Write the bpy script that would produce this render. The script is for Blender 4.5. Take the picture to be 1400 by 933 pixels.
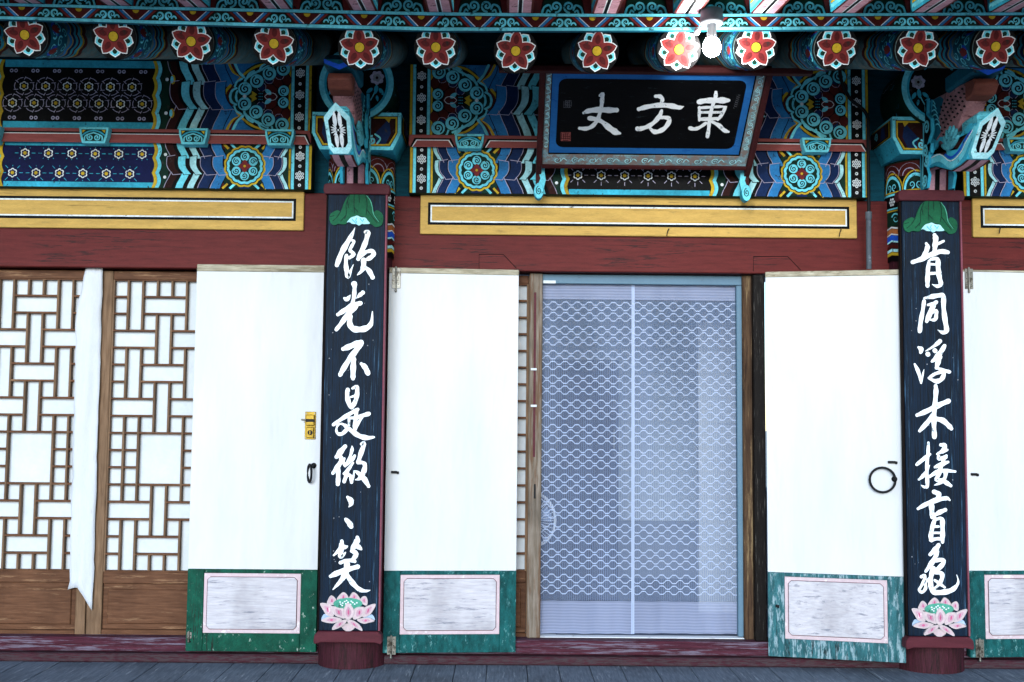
import bpy, bmesh, math, random
from mathutils import Vector, Matrix, Quaternion

rad = math.radians
random.seed(11)
scene = bpy.context.scene
for o in list(bpy.data.objects):
    bpy.data.objects.remove(o, do_unlink=True)

# ------------------------------------------------------------------ camera
F = 1500.0            # focal length in photograph pixels (photograph 1400 wide)
D = 5.4               # camera to facade plane, metres
PITCH = math.atan(109.5 / F)
ROLL = 0.0092
YAW = -10.0 / F
CR = (Matrix.Rotation(YAW, 3, 'Z') @ Matrix.Rotation(math.pi / 2 + PITCH, 3, 'X')
      @ Matrix.Rotation(ROLL, 3, 'Z'))


def ray(px, py):
    return CR @ Vector(((px - 700) / F, -(py - 466.5) / F, -1.0))


_r = ray(700, 907)
CAM = Vector((0.0, -D, -_r.z / _r.y * D))


def PP(px, py, co, no):
    """point where the sight line of photo pixel (px, py) meets a plane"""
    r = ray(px, py)
    t = (co - CAM).dot(no) / r.dot(no)
    return CAM + r * t


def P(px, py, Y=0.0):
    return PP(px, py, Vector((0, Y, 0)), Vector((0, 1, 0)))


cd = bpy.data.cameras.new('camera')
cd.sensor_width = 36.0
cd.lens = 36.0 * F / 1400.0
cd.clip_start = 0.05
cd.clip_end = 600
cam = bpy.data.objects.new('camera', cd)
cam.matrix_world = Matrix.Translation(CAM) @ CR.to_4x4()
scene.collection.objects.link(cam)
scene.camera = cam

# ------------------------------------------------------------------ light
SUN_EL, SUN_AZ = 14.0, -10.0      # soft overcast glow in front of the hall
w = bpy.data.worlds.new('World')
scene.world = w
w.use_nodes = True
nt = w.node_tree
bg = nt.nodes['Background']
sky = nt.nodes.new('ShaderNodeTexSky')
sky.sky_type = 'NISHITA'
sky.sun_disc = False
sky.sun_elevation = rad(SUN_EL)
sky.sun_rotation = rad(180 + SUN_AZ)
sky.air_density = 1.0
sky.dust_density = 0.3
sky.ozone_density = 3.0
nt.links.new(sky.outputs[0], bg.inputs[0])
bg.inputs[1].default_value = 0.148
sl = bpy.data.lights.new('sun', 'SUN')
sl.energy = 1.75
sl.angle = rad(28)
sl.color = (0.86, 0.94, 1.0)
so = bpy.data.objects.new('sun', sl)
dirv = Vector((math.sin(rad(SUN_AZ)) * math.cos(rad(SUN_EL)), -math.cos(rad(SUN_AZ)) * math.cos(rad(SUN_EL)), math.sin(rad(SUN_EL))))
so.rotation_euler = dirv.to_track_quat('Z', 'Y').to_euler()
so.location = (0, -6, 6)
scene.collection.objects.link(so)
vs = scene.view_settings
vs.view_transform = 'Standard'
vs.look = 'None'
vs.exposure = 1.24
vs.gamma = 1.0
scene.cycles.max_bounces = 8
scene.cycles.transparent_max_bounces = 12

# ------------------------------------------------------------------ materials


def lin(h):
    h = h.lstrip('#')
    out = []
    for i in (0, 2, 4):
        c = int(h[i:i + 2], 16) / 255
        out.append(c / 12.92 if c <= 0.04045 else ((c + 0.055) / 1.055) ** 2.4)
    return (*out, 1.0)


MATS = {}


def nmat(name):
    m = bpy.data.materials.new(name)
    m.use_nodes = True
    n = m.node_tree.nodes
    b = n['Principled BSDF']
    return m, m.node_tree, n, b


def mixc(t, a, b, fac, mode='MIX'):
    n = t.nodes.new('ShaderNodeMix')
    n.data_type = 'RGBA'
    n.blend_type = mode
    for sock, val in ((n.inputs[0], fac), (n.inputs[6], a), (n.inputs[7], b)):
        if isinstance(val, bpy.types.NodeSocket):
            t.links.new(val, sock)
        else:
            sock.default_value = val
    return n.outputs[2]


def noise(t, scale, detail=4, stretch=(1, 1, 1), rough=0.6, seed=0.0):
    tc = t.nodes.new('ShaderNodeTexCoord')
    mp = t.nodes.new('ShaderNodeMapping')
    mp.inputs['Scale'].default_value = stretch
    mp.inputs['Location'].default_value = (seed, seed * 1.7, seed * 0.6)
    t.links.new(tc.outputs['Object'], mp.inputs[0])
    nz = t.nodes.new('ShaderNodeTexNoise')
    nz.inputs['Scale'].default_value = scale
    nz.inputs['Detail'].default_value = detail
    nz.inputs['Roughness'].default_value = rough
    t.links.new(mp.outputs[0], nz.inputs['Vector'])
    return nz.outputs[0]


def rng(t, v, a, b, c, d, clamp=True):
    n = t.nodes.new('ShaderNodeMapRange')
    n.clamp = clamp
    n.inputs[1].default_value = a
    n.inputs[2].default_value = b
    n.inputs[3].default_value = c
    n.inputs[4].default_value = d
    t.links.new(v, n.inputs[0])
    return n.outputs[0]


def bump(t, b, v, strength, dist=0.01):
    n = t.nodes.new('ShaderNodeBump')
    n.inputs['Strength'].default_value = strength
    n.inputs['Distance'].default_value = dist
    t.links.new(v, n.inputs['Height'])
    t.links.new(n.outputs[0], b.inputs['Normal'])


def paint(name, hexc, rough=0.6, var=0.3, wear=0.0, wearc='#8f8a80', grain=(1, 1, 1), seed=0.0, bmp=0.15, wscale=14, spec=0.08, crack=None):
    """old mineral paint on wood: mottled, with thin worn patches"""
    if name in MATS:
        return MATS[name]
    m, t, n, b = nmat(name)
    c = lin(hexc)
    big = rng(t, noise(t, 7, 5, grain, 0.65, seed), 0.3, 0.7, 1 - var, 1 + var * 0.35)
    fine = rng(t, noise(t, 90, 4, grain, 0.7, seed + 3), 0.25, 0.75, 1 - var * 0.7, 1 + var * 0.5)
    mul = t.nodes.new('ShaderNodeMath')
    mul.operation = 'MULTIPLY'
    t.links.new(big, mul.inputs[0])
    t.links.new(fine, mul.inputs[1])
    vm = t.nodes.new('ShaderNodeVectorMath')
    vm.operation = 'SCALE'
    vm.inputs[0].default_value = c[:3]
    t.links.new(mul.outputs[0], vm.inputs['Scale'])
    col = vm.outputs[0]
    if wear > 0:
        wn = noise(t, wscale, 10, grain, 0.75, seed + 9)
        fac = rng(t, wn, 0.62 - wear * 0.3, 0.68 - wear * 0.3, 0, 0.9)
        col = mixc(t, col, lin(wearc), fac)
    if crack:
        cn = noise(t, 2.6, 6, crack, 0.6, seed + 21)
        d1 = t.nodes.new('ShaderNodeMath')
        d1.operation = 'SUBTRACT'
        d1.inputs[1].default_value = 0.5
        t.links.new(cn, d1.inputs[0])
        d2 = t.nodes.new('ShaderNodeMath')
        d2.operation = 'ABSOLUTE'
        t.links.new(d1.outputs[0], d2.inputs[0])
        gate = rng(t, noise(t, 1.7, 3, (1, 1, 1), 0.5, seed + 31), 0.48, 0.6, 0, 0.85)
        ln = rng(t, d2.outputs[0], 0.004, 0.011, 1, 0)
        mm = t.nodes.new('ShaderNodeMath')
        mm.operation = 'MULTIPLY'
        t.links.new(gate, mm.inputs[0])
        t.links.new(ln, mm.inputs[1])
        col = mixc(t, col, (0.012, 0.008, 0.008, 1), mm.outputs[0])
    t.links.new(col, b.inputs['Base Color'])
    b.inputs['Roughness'].default_value = rough
    b.inputs['Specular IOR Level'].default_value = spec
    if bmp:
        bump(t, b, noise(t, 60, 5, grain, 0.7, seed + 5), bmp, 0.004)
    MATS[name] = m
    return m


def wood(name, c1, c2, grain=(14, 14, 1), rough=0.7, seed=0.0, wear=0.0, wearc='#8c8880', bmp=0.3, dirt=None):
    if name in MATS:
        return MATS[name]
    m, t, n, b = nmat(name)
    g = noise(t, 6, 8, grain, 0.65, seed)
    g2 = noise(t, 2.2, 4, (1.6, 1.6, 1.6), 0.6, seed + 2)
    col = mixc(t, lin(c1), lin(c2), rng(t, g, 0.33, 0.67, 0, 1))
    col = mixc(t, col, (0.12, 0.11, 0.1, 1), rng(t, g2, 0.45, 0.8, 0, 0.55), 'MULTIPLY')
    if wear > 0:
        wn = noise(t, 5, 10, tuple(x * 0.6 for x in grain), 0.75, seed + 9)
        col = mixc(t, col, lin(wearc), rng(t, wn, 0.60 - wear * 0.3, 0.68 - wear * 0.3, 0, 0.9))
    if dirt:
        dn = noise(t, 9, 8, (1, 1, 1), 0.7, seed + 4)
        col = mixc(t, col, lin(dirt), rng(t, dn, 0.52, 0.66, 0, 0.8))
    t.links.new(col, b.inputs['Base Color'])
    b.inputs['Roughness'].default_value = rough
    b.inputs['Specular IOR Level'].default_value = 0.1
    bump(t, b, g, bmp, 0.006)
    MATS[name] = m
    return m


PAL = {
    'cyan': '#6fd4e6', 'pale': '#a8e0e8', 'teal': '#36a3bf', 'dteal': '#10566b', 'ink': '#0d1440', 'blue': '#2a76b2', 'navy': '#10264f',
    'dgreen': '#0b2c22', 'green': '#1c6a44', 'maroon': '#4a1815', 'dmaroon': '#2c100f', 'red': '#742a2a', 'dred': '#521a1c',
    'yellow': '#c0a02a', 'black': '#08080a', 'white': '#dfe5ea', 'pink': '#c593a0', 'orange': '#b06a3c',
    'grey': '#8d9098', 'dgrey': '#4b4c52', 'royal': '#1f55c8', 'lav': '#aaa4bd', 'magenta': '#b9577c', 'rose': '#d9a9b8',
    'cream': '#c4b8b8', 'mint': '#4d9a84',
}


def col(c):
    return paint('paint_' + c, PAL[c], var=0.4, wear=0.12 if c not in ('black', 'white', 'navy', 'ink') else 0.04,
                 wearc='#20201f' if c not in ('black', 'navy', 'dgreen', 'dmaroon') else '#33302f', wscale=22, seed=len(MATS) * 1.3)


# ------------------------------------------------------------------ mesh kit


class MB:
    def __init__(s):
        s.v, s.f, s.m, s.s, s.mats = [], [], [], [], []

    def mi(s, mat):
        if isinstance(mat, str):
            mat = col(mat)
        if mat not in s.mats:
            s.mats.append(mat)
        return s.mats.index(mat)

    def face(s, pts, mat, smooth=False):
        i = len(s.v)
        s.v += [Vector(p) for p in pts]
        s.f.append(list(range(i, i + len(pts))))
        s.m.append(s.mi(mat))
        s.s.append(smooth)

    def grid(s, rows, mat, smooth=True, closed=False):
        i = len(s.v)
        n = len(rows[0])
        for r in rows:
            s.v += [Vector(p) for p in r]
        k = s.mi(mat)
        for a in range(len(rows) - 1):
            for b in range(n if closed else n - 1):
                c = (b + 1) % n
                s.f.append([i + a * n + b, i + a * n + c, i + (a + 1) * n + c, i + (a + 1) * n + b])
                s.m.append(k)
                s.s.append(smooth)

    def box(s, x0, x1, y0, y1, z0, z1, mat, bev=0.0, M=None):
        bm = bmesh.new()
        bmesh.ops.create_cube(bm, size=1)
        for v in bm.verts:
            v.co = Vector(((x0 + x1) / 2 + v.co.x * (x1 - x0), (y0 + y1) / 2 + v.co.y * (y1 - y0), (z0 + z1) / 2 + v.co.z * (z1 - z0)))
        if bev:
            bmesh.ops.bevel(bm, geom=list(bm.edges), offset=bev, segments=1, affect='EDGES', clamp_overlap=True)
        s.addbm(bm, mat, M)

    def addbm(s, bm, mat, M=None, smooth=False):
        i = len(s.v)
        bm.verts.index_update()
        for v in bm.verts:
            s.v.append(M @ v.co if M else v.co.copy())
        k = s.mi(mat)
        for f in bm.faces:
            s.f.append([i + v.index for v in f.verts])
            s.m.append(k)
            s.s.append(smooth)
        bm.free()

    def prism(s, poly, vec, mat, smooth=False, caps=True, bev=0.0):
        """extrude a planar polygon (3-D points) along vec"""
        vec = Vector(vec)
        bm = bmesh.new()
        a = [bm.verts.new(Vector(p)) for p in poly]
        b = [bm.verts.new(Vector(p) + vec) for p in poly]
        n = len(poly)
        if caps:
            bm.faces.new(a)
            bm.faces.new(list(reversed(b)))
        for i in range(n):
            j = (i + 1) % n
            bm.faces.new([a[i], b[i], b[j], a[j]])
        bmesh.ops.recalc_face_normals(bm, faces=list(bm.faces))
        if bev:
            bmesh.ops.bevel(bm, geom=list(bm.edges), offset=bev, segments=1, affect='EDGES', clamp_overlap=True)
        s.addbm(bm, mat, None, smooth)

    def cyl(s, p0, p1, r0, r1=None, mat=None, n=24, caps=True, smooth=True):
        p0, p1 = Vector(p0), Vector(p1)
        r1 = r0 if r1 is None else r1
        ax = (p1 - p0).normalized()
        q = ax.to_track_quat('Z', 'Y')
        A = [p0 + q @ Vector((math.cos(2 * math.pi * i / n) * r0, math.sin(2 * math.pi * i / n) * r0, 0)) for i in range(n)]
        B = [p1 + q @ Vector((math.cos(2 * math.pi * i / n) * r1, math.sin(2 * math.pi * i / n) * r1, 0)) for i in range(n)]
        s.grid([A, B], mat, smooth, True)
        if caps:
            s.face(list(reversed(A)), mat)
            s.face(B, mat)

    def lathe(s, prof, origin, axis, mat, n=24):
        """prof: list of (r, h) along axis"""
        origin = Vector(origin)
        q = Vector(axis).normalized().to_track_quat('Z', 'Y')
        rows = []
        for r, h in prof:
            rows.append([origin + q @ Vector((math.cos(2 * math.pi * i / n) * r, math.sin(2 * math.pi * i / n) * r, h)) for i in range(n)])
        s.grid(rows, mat, True, True)

    def tube(s, pts, r, mat, n=8, closed=False):
        pts = [Vector(p) for p in pts]
        rows = []
        m = len(pts)
        up = Vector((0.13, 0.31, 0.94))
        for i, p in enumerate(pts):
            a = pts[(i - 1) % m] if (closed or i > 0) else p
            b = pts[(i + 1) % m] if (closed or i < m - 1) else p
            t = (b - a).normalized()
            x = t.cross(up)
            if x.length < 1e-4:
                x = t.cross(Vector((1, 0, 0)))
            x.normalize()
            y = t.cross(x)
            rows.append([p + (x * math.cos(2 * math.pi * k / n) + y * math.sin(2 * math.pi * k / n)) * r for k in range(n)])
        if closed:
            rows.append(rows[0])
        s.grid(rows, mat, True, True)
        if not closed:
            s.face(rows[0], mat)
            s.face(rows[-1], mat)

    def ball(s, c, r, mat, sc=(1, 1, 1), seg=16, rings=10):
        bm = bmesh.new()
        bmesh.ops.create_uvsphere(bm, u_segments=seg, v_segments=rings, radius=r)
        M = Matrix.Translation(Vector(c)) @ Matrix.Diagonal((*sc, 1))
        s.addbm(bm, mat, M, True)

    def build(s, name, parent=None, loc=None):
        if parent is not None:
            org = Vector(parent['_loc'])
        elif loc is not None:
            org = Vector(loc)
        else:
            xs = [v.x for v in s.v]
            ys = [v.y for v in s.v]
            org = Vector(((min(xs) + max(xs)) / 2, (min(ys) + max(ys)) / 2, min(v.z for v in s.v)))
        me = bpy.data.meshes.new(name)
        me.from_pydata([v - org for v in s.v], [], s.f)
        for m in s.mats:
            me.materials.append(m)
        me.polygons.foreach_set('material_index', s.m)
        me.polygons.foreach_set('use_smooth', s.s)
        me.update()
        o = bpy.data.objects.new(name, me)
        scene.collection.objects.link(o)
        if parent is not None:
            o.parent = parent if parent.type == 'EMPTY' or True else None
            o['_loc'] = parent['_loc']
            if parent.parent is None and parent.type == 'MESH':
                pass
        else:
            o.location = org
            o['_loc'] = tuple(org)
        return o


def tag(o, label, cat, group=None, kind=None):
    if label:
        o['label'] = label
    if cat:
        o['category'] = cat
    if group:
        o['group'] = group
    if kind:
        o['kind'] = kind
    return o


def thing(name, label, cat, loc, group=None):
    o = bpy.data.objects.new(name, None)
    o.empty_display_size = 0.1
    scene.collection.objects.link(o)
    o.location = loc
    o['_loc'] = tuple(loc)
    return tag(o, label, cat, group)


def struct(mb, name):
    o = mb.build(name)
    o['kind'] = 'structure'
    return o


def copy_tree(o, parent=None):
    c = o.copy()
    scene.collection.objects.link(c)
    c.parent = parent
    for ch in list(o.children):
        copy_tree(ch, c)
    return c


# ------------------------------------------------------------------ 2-D painting kit


def catmull(pts, n=6, closed=False):
    m = len(pts)
    out = []
    rngi = range(m) if closed else range(m - 1)
    for i in rngi:
        if closed:
            p0, p1, p2, p3 = pts[(i - 1) % m], pts[i], pts[(i + 1) % m], pts[(i + 2) % m]
        else:
            p0, p1, p2, p3 = pts[max(i - 1, 0)], pts[i], pts[i + 1], pts[min(i + 2, m - 1)]
        for k in range(n):
            t = k / n
            out.append(tuple(0.5 * ((2 * b) + (-a + c) * t + (2 * a - 5 * b + 4 * c - d) * t * t + (-a + 3 * b - 3 * c + d) * t ** 3)
                             for a, b, c, d in zip(p0, p1, p2, p3)))
    if not closed:
        out.append(tuple(pts[-1]))
    return out


def circ(cx, cy, rx, ry=None, n=14, a0=0, a1=360):
    ry = rx if ry is None else ry
    full = abs(a1 - a0) >= 360
    k = n if full else n + 1
    return [(cx + rx * math.cos(rad(a0 + (a1 - a0) * i / n)), cy + ry * math.sin(rad(a0 + (a1 - a0) * i / n))) for i in range(k)]


def spiral(cx, cy, r, turns=1.6, d=1, a0=0, n=26, r1=0.12):
    return [(cx + r * (1 - (1 - r1) * i / n) * math.cos(rad(a0) + d * turns * 2 * math.pi * i / n),
             cy + r * (1 - (1 - r1) * i / n) * math.sin(rad(a0) + d * turns * 2 * math.pi * i / n)) for i in range(n + 1)]


def petal(cx, cy, ang, L, Wd, tip=0.6, base=0.12, n=7):
    """pointed petal with its base at (cx, cy)"""
    ca, sa = math.cos(rad(ang)), math.sin(rad(ang))
    prof = []
    for i in range(n + 1):
        t = i / n
        prof.append((t * L, Wd * 0.5 * (math.sin(math.pi * min(1, t ** 0.8)) ** tip if 0 < t < 1 else (base if t == 0 else 0))))
    pts = prof + [(x, -y) for x, y in reversed(prof[:-1])]
    return [(cx + x * ca - y * sa, cy + x * sa + y * ca) for x, y in pts]


class Canvas:
    LV = 0.0006

    def __init__(s, mb, fn, nrm=(0, -1, 0), tf=None, base=0.0006):
        s.mb, s.fn, s.nrm, s.tf, s.base, s.k = mb, fn, nrm, tf, base, 0

    def pos(s, p, lev):
        u, v = p[0], p[1]
        if s.tf:
            u, v = s.tf(u, v)
        off = s.base + lev * s.LV + (s.k % 37) * 1e-6
        n = s.nrm(u, v) if callable(s.nrm) else s.nrm
        return Vector(s.fn(u, v)) + Vector(n) * off

    def poly(s, pts, c, lev=1):
        s.k += 1
        if len(pts) >= 3:
            s.mb.face([s.pos(p, lev) for p in pts], c)

    def rect(s, x0, y0, x1, y1, c, lev=1):
        s.poly([(x0, y0), (x1, y0), (x1, y1), (x0, y1)], c, lev)

    def curve(s, pts, c, lev=1, n=5):
        s.poly(catmull(pts, n, True), c, lev)

    def stroke(s, pts, wd, c, lev=1, smooth=4, closed=False, cap=True):
        """brush stroke; points may carry their own width as third value"""
        s.k += 1
        q = [(p[0], p[1], p[2] if len(p) > 2 else wd) for p in pts]
        if smooth and len(q) > 2:
            q = catmull(q, smooth, closed)
        m = len(q)
        L, Rr = [], []
        for i in range(m):
            a = q[(i - 1) % m] if (closed or i > 0) else q[i]
            b = q[(i + 1) % m] if (closed or i < m - 1) else q[i]
            tx, ty = b[0] - a[0], b[1] - a[1]
            l = math.hypot(tx, ty) or 1e-6
            h = max(q[i][2], 1e-5) / 2 * (1 + 0.11 * math.sin(i * 1.3 + s.k * 2.1))
            nx, ny = -ty / l * h, tx / l * h
            L.append((q[i][0] + nx, q[i][1] + ny))
            Rr.append((q[i][0] - nx, q[i][1] - ny))
        if closed:
            L.append(L[0])
            Rr.append(Rr[0])
        s.mb.grid([[s.pos(p, lev) for p in L], [s.pos(p, lev) for p in Rr]], c, False)
        if cap and not closed:
            for e, o in ((0, 1), (-1, -2)):
                x, y, h = q[e][0], q[e][1], q[e][2] / 2
                if h < 1e-4:
                    continue
                a = math.atan2(y - q[o][1], x - q[o][0])
                s.k += 0
                s.mb.face([s.pos((x + h * math.cos(a + t), y + h * math.sin(a + t)), lev)
                           for t in [(-0.5 + i / 6) * math.pi for i in range(7)]], c)

    def flower(s, cx, cy, r, pc, cc, n=6, lev=2, ring=None, a0=0):
        for i in range(n):
            a = rad(a0 + 360 / n * i)
            s.poly(circ(cx + r * 0.62 * math.cos(a), cy + r * 0.62 * math.sin(a), r * (0.30 if ring else 0.38), n=9), pc, lev)
            if ring:
                s.poly(circ(cx + r * 0.62 * math.cos(a), cy + r * 0.62 * math.sin(a), r * 0.13, n=8), ring, lev + 1)
        if cc:
            s.poly(circ(cx, cy, r * (0.28 if ring else .36), n=9), cc, lev + 1)
            if ring:
                s.poly(circ(cx, cy, r * .12, n=8), ring, lev + 2)


def plane_canvas(mb, uc, vc, Y, tf=None):
    """level drawing sheet in photo-pixel units on the plane y = Y"""
    o = P(uc, vc, Y)
    k = (P(uc + 1, vc, Y) - o).length
    kz = (P(uc, vc + 1, Y) - o).length

    def fn(u, v):
        return (o.x + (u - uc) * k, Y, o.z - (v - vc) * kz)
    c = Canvas(mb, fn, (0, -1, 0), tf)
    c.k_px = k
    return c

# ------------------------------------------------------------------ materials of the hall
M_LINT = paint('maroon_beam_paint', '#5a2120', 0.5, 0.3, 0.08, '#3a1a1a', (1, 10, 10), 2.0, 0.2, crack=(.35, 9, 9))
M_LINTD = paint('old_maroon_paint', '#401c26', 0.6, 0.5, 0.5, '#3d3336', (1.5, 14, 14), 5.0, 0.3)
M_COL = paint('maroon_column_paint', '#45202a', 0.55, 0.5, 0.42, '#2b1718', (14, 14, 1), 7.0, 0.3, crack=(7, 7, .5))
M_SILL = paint('worn_maroon_sill_paint', '#4c2430', 0.6, 0.5, 0.34, '#6a6270', (.7, 16, 16), 3.0, 0.5, 7)
M_RAIL = paint('pink_brown_rail_paint', '#8b4a48', 0.6, 0.25, 0.12, '#6b3a38', (1, 6, 6), 1.0)
M_OCHRE = paint('ochre_panel_paint', '#be9a54', 0.6, 0.22, 0.14, '#9a8048', (1, 5, 5), 4.0, 0.15, crack=(.3, 9, 9))
M_BROWN = wood('brown_door_wood', '#5b4431', '#7b614b', (14, 14, 1.2), 0.6, 1.0)
M_BROWNH = wood('brown_door_wood_across', '#4a2e1e', '#664531', (1.2, 14, 14), 0.6, 4.0, 0.1, '#8b6b50')
M_WEATH = wood('weathered_post_wood', '#574c3f', '#857a70', (16, 16, 1), 0.8, 2.0, 0.35, '#5c4433')
M_WEATHD = wood('dark_weathered_post_wood', '#2b1d17', '#54402f', (16, 16, 1), 0.8, 6.0, 0.2, '#7d684c')
M_FLOOR = wood('grey_veranda_wood', '#505863', '#6c7581', (20, 1.6, 20), 0.75, 3.0, 0.1, '#8d949c', 0.4)
M_TOPW = wood('bleached_top_wood', '#8e8672', '#bdb6a2', (1, 14, 14), 0.85, 8.0, 0.3, '#6d6350')
M_PAPER = paint('white_door_paper', '#c2c7cb', 0.9, 0.10, 0.0, bmp=0.0, grain=(.6, .6, .6))
M_DARK = paint('dark_underside_paint', '#150e0d', 0.8, 0.4, bmp=0.1)
M_IRON = paint('black_iron', '#16171a', 0.45, 0.3, 0.1, '#4a3a30')
M_DTEAL = paint('dark_teal_wall_paint', '#0c4454', 0.7, 0.4, 0.15, '#08222b', (1, 8, 8), 3.0)


def zof(px, py, Y=0.0):
    return P(px, py, Y).z


def xof(px, Y=0.0, py=300):
    return P(px, py, Y).x


XL, XR = -3.6, 3.9        # hall extent built to either side

# ------------------------------------------------------------------ ground, floor, walls, room
mb = MB()
gm, t_, n_, b_ = nmat('courtyard_sand')
gc = mixc(t_, lin('#a49e92'), lin('#bdb8ae'), rng(t_, noise(t_, 3, 8), 0.35, 0.65, 0, 1))
t_.links.new(gc, b_.inputs['Base Color'])
b_.inputs['Roughness'].default_value = 0.95
bump(t_, b_, noise(t_, 60, 6), 0.4)
mb.face([(-250, -250, -0.62), (250, -250, -0.62), (250, 250, -0.62), (-250, 250, -0.62)], gm)
struct(mb, 'ground')

mb = MB()
FY0 = -1.25
x = XL
i = 0
while x < XR:
    wd = random.choice((0.15, 0.17, 0.19, 0.16))
    mb.box(x + 0.0015, x + wd - 0.0015, FY0, 0.2, -0.05, random.uniform(-0.002, 0.0015), M_FLOOR, 0.002)
    x += wd
mb.box(XL, XR, FY0 - 0.05, FY0 - 0.003, -0.18, 0.002, M_FLOOR, 0.004)
mb.box(XL, XR, FY0 + 0.2, 0.2, -0.62, -0.06, M_DARK)
struct(mb, 'floor')

OPX0, OPX1 = xof(722), xof(1047)
ZL = zof(870, 373)                         # underside of the lintel, middle bay
M_WALLD = paint('dark_inner_wall', '#2a1a18', 0.8, 0.3)
mb = MB()
ZT = zof(700, 40, 0.15)
mb.box(XL, OPX0 - 0.06, 0.13, 0.2, 0, ZL + 0.02, M_WALLD)
mb.box(OPX1 + 0.06, XR, 0.13, 0.2, 0, ZL + 0.02, M_WALLD)
mb.box(XL, XR, 0.03, 0.18, ZL + 0.03, ZT + 0.5, M_DTEAL)
struct(mb, 'wall')

# the room seen dimly through the curtain
M_ROOM = paint('pale_room_paint', '#c3ccd6', 0.9, 0.06, bmp=0)
M_ROOMD = paint('grey_dado_paint', '#8790a0', 0.9, 0.06, bmp=0)
M_ROOMF = paint('room_floor_vinyl', '#7c86a0', 0.5, 0.1, bmp=0)
mb = MB()
RX0, RX1, RY1, RZ1 = -0.55, 1.62, 2.6, 2.35
mb.box(RX0 - 0.1, RX1 + 0.1, 0.2, RY1 + 0.1, -0.05, 0.05, M_ROOMF)
mb.box(RX0 - 0.1, RX0, 0.2, RY1, 0.05, RZ1, M_ROOM)
mb.box(RX1, RX1 + 0.1, 0.2, 1.25, 0.05, RZ1, M_ROOM)
mb.box(RX1, RX1 + 0.1, 2.45, RY1, 0.05, RZ1, M_ROOM)
mb.box(RX1, RX1 + 0.1, 1.25, 2.45, 0.05, 0.75, M_ROOM)  # opening added in this out-of-view wall so skylight brightens the room
mb.box(RX1, RX1 + 0.1, 1.25, 2.45, 2.1, RZ1, M_ROOM)
mb.box(RX0 - 0.1, RX1 + 0.1, RY1, RY1 + 0.1, 0.05, RZ1, M_ROOM)
mb.box(RX0 - 0.1, RX1 + 0.1, 0.2, RY1 + 0.1, RZ1, RZ1 + 0.1, M_ROOM)
mb.box(RX0, RX1, RY1 - 0.02, RY1 - 0.002, 0.05, zof(860, 712, RY1), M_ROOMD)
struct(mb, 'room')

# ------------------------------------------------------------------ painted beams


def swirl(c, cx, cy, r, cl='cyan', d=1, lev=4, back='dgreen', a0=90):
    c.poly(circ(cx, cy, r, n=18), 'black', lev)
    c.poly(circ(cx, cy, r * 0.93, n=18), cl, lev + 1)
    c.stroke(spiral(cx, cy, r * 0.66, 1.35, d, a0, 20, 0.15), r * 0.2, 'black', lev + 2, smooth=0)


def band_piece(c, u0, u1, kind, cl, h, lev, line=None):
    """one scale of the stepped dancheong bands; h = half height of the board"""
    if kind == 'top':
        e = [(-h, 0), (-h * .78, -2.5), (-h * .56, -8), (-h * .33, -13)]
    elif kind == 'bot':
        e = [(h, 0), (h * .78, -3.5), (h * .54, -9), (h * .28, -14)]
    else:
        e = [(-h * .4, -5), (-h * .2, -4.2), (0, -5), (h * .18, -9), (h * .38, -17)]
    e = catmull([(v, d * min(1, h / 44)) for v, d in e], 3)
    A = [(u0 + d, v) for v, d in e]
    B = [(u1 + d, v) for v, d in e]
    if kind == 'mid':
        A[0] = (A[0][0] + 0.0, A[0][1] - 2)
        B[-1] = (B[-1][0], B[-1][1] + 1)
    c.poly(A + B[::-1], cl, lev)
    c.stroke(A, 1.1, 'black', lev + .3, smooth=0, cap=False)
    if not line:
        c.stroke(B, 1.1, 'black', lev + .3, smooth=0, cap=False)
    if line:
        c.stroke(B, 0.8, line, lev + 1, smooth=0, cap=False)
    if kind == 'mid':
        c.stroke([A[0], B[0]], 0.8, 'lav' if line else 'black', lev + 1, smooth=0, cap=False)
        c.stroke([A[-1], B[-1]], 0.8, 'lav' if line else 'black', lev + 1, smooth=0, cap=False)


BANDS = [(119, 134, 'blue', 'lav'), (135, 151, 'navy', 'lav'), (155, 166, 'pale', None),
         (170, 182, 'cyan', None), (185, 197, 'dmaroon', 'lav')]


def flower_strip(c, h, fl, dots):
    c.rect(-1, -h, 2.5, h, 'yellow', 2)
    c.rect(3, -h, 7, h, 'cyan', 2)
    c.rect(8, -h, 21.5, h, 'black', 2)
    c.rect(22.5, -h, 26.5, h, 'cyan', 2)
    c.rect(27.3, -h, 30, h, 'yellow', 2)
    for v in fl:
        c.flower(14.7, v, 7.2, 'white', 'white', 6, 3, 'black', 30)
    for v in dots:
        c.poly(circ(14.7, v, 2.2, n=10), 'white', 3)
        c.poly(circ(14.7, v, 0.9, n=8), 'black', 4)


def wavy_edge(c, h, n):
    for off, wd, cl in ((195, 11, 'dgreen'), (207.3, 5, 'cyan'), (212.6, 4.4, 'yellow')):
        pts = []
        for i in range(n * 8 + 1):
            v = -h + 2 * h * i / (n * 8)
            pts.append((off - 3.2 * abs(math.sin(math.pi * i / 8)), v))
        A = [(u, v) for u, v in pts]
        B = [(u + wd, v) for u, v in pts]
        c.poly(A + B[::-1], cl, 3)


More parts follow.
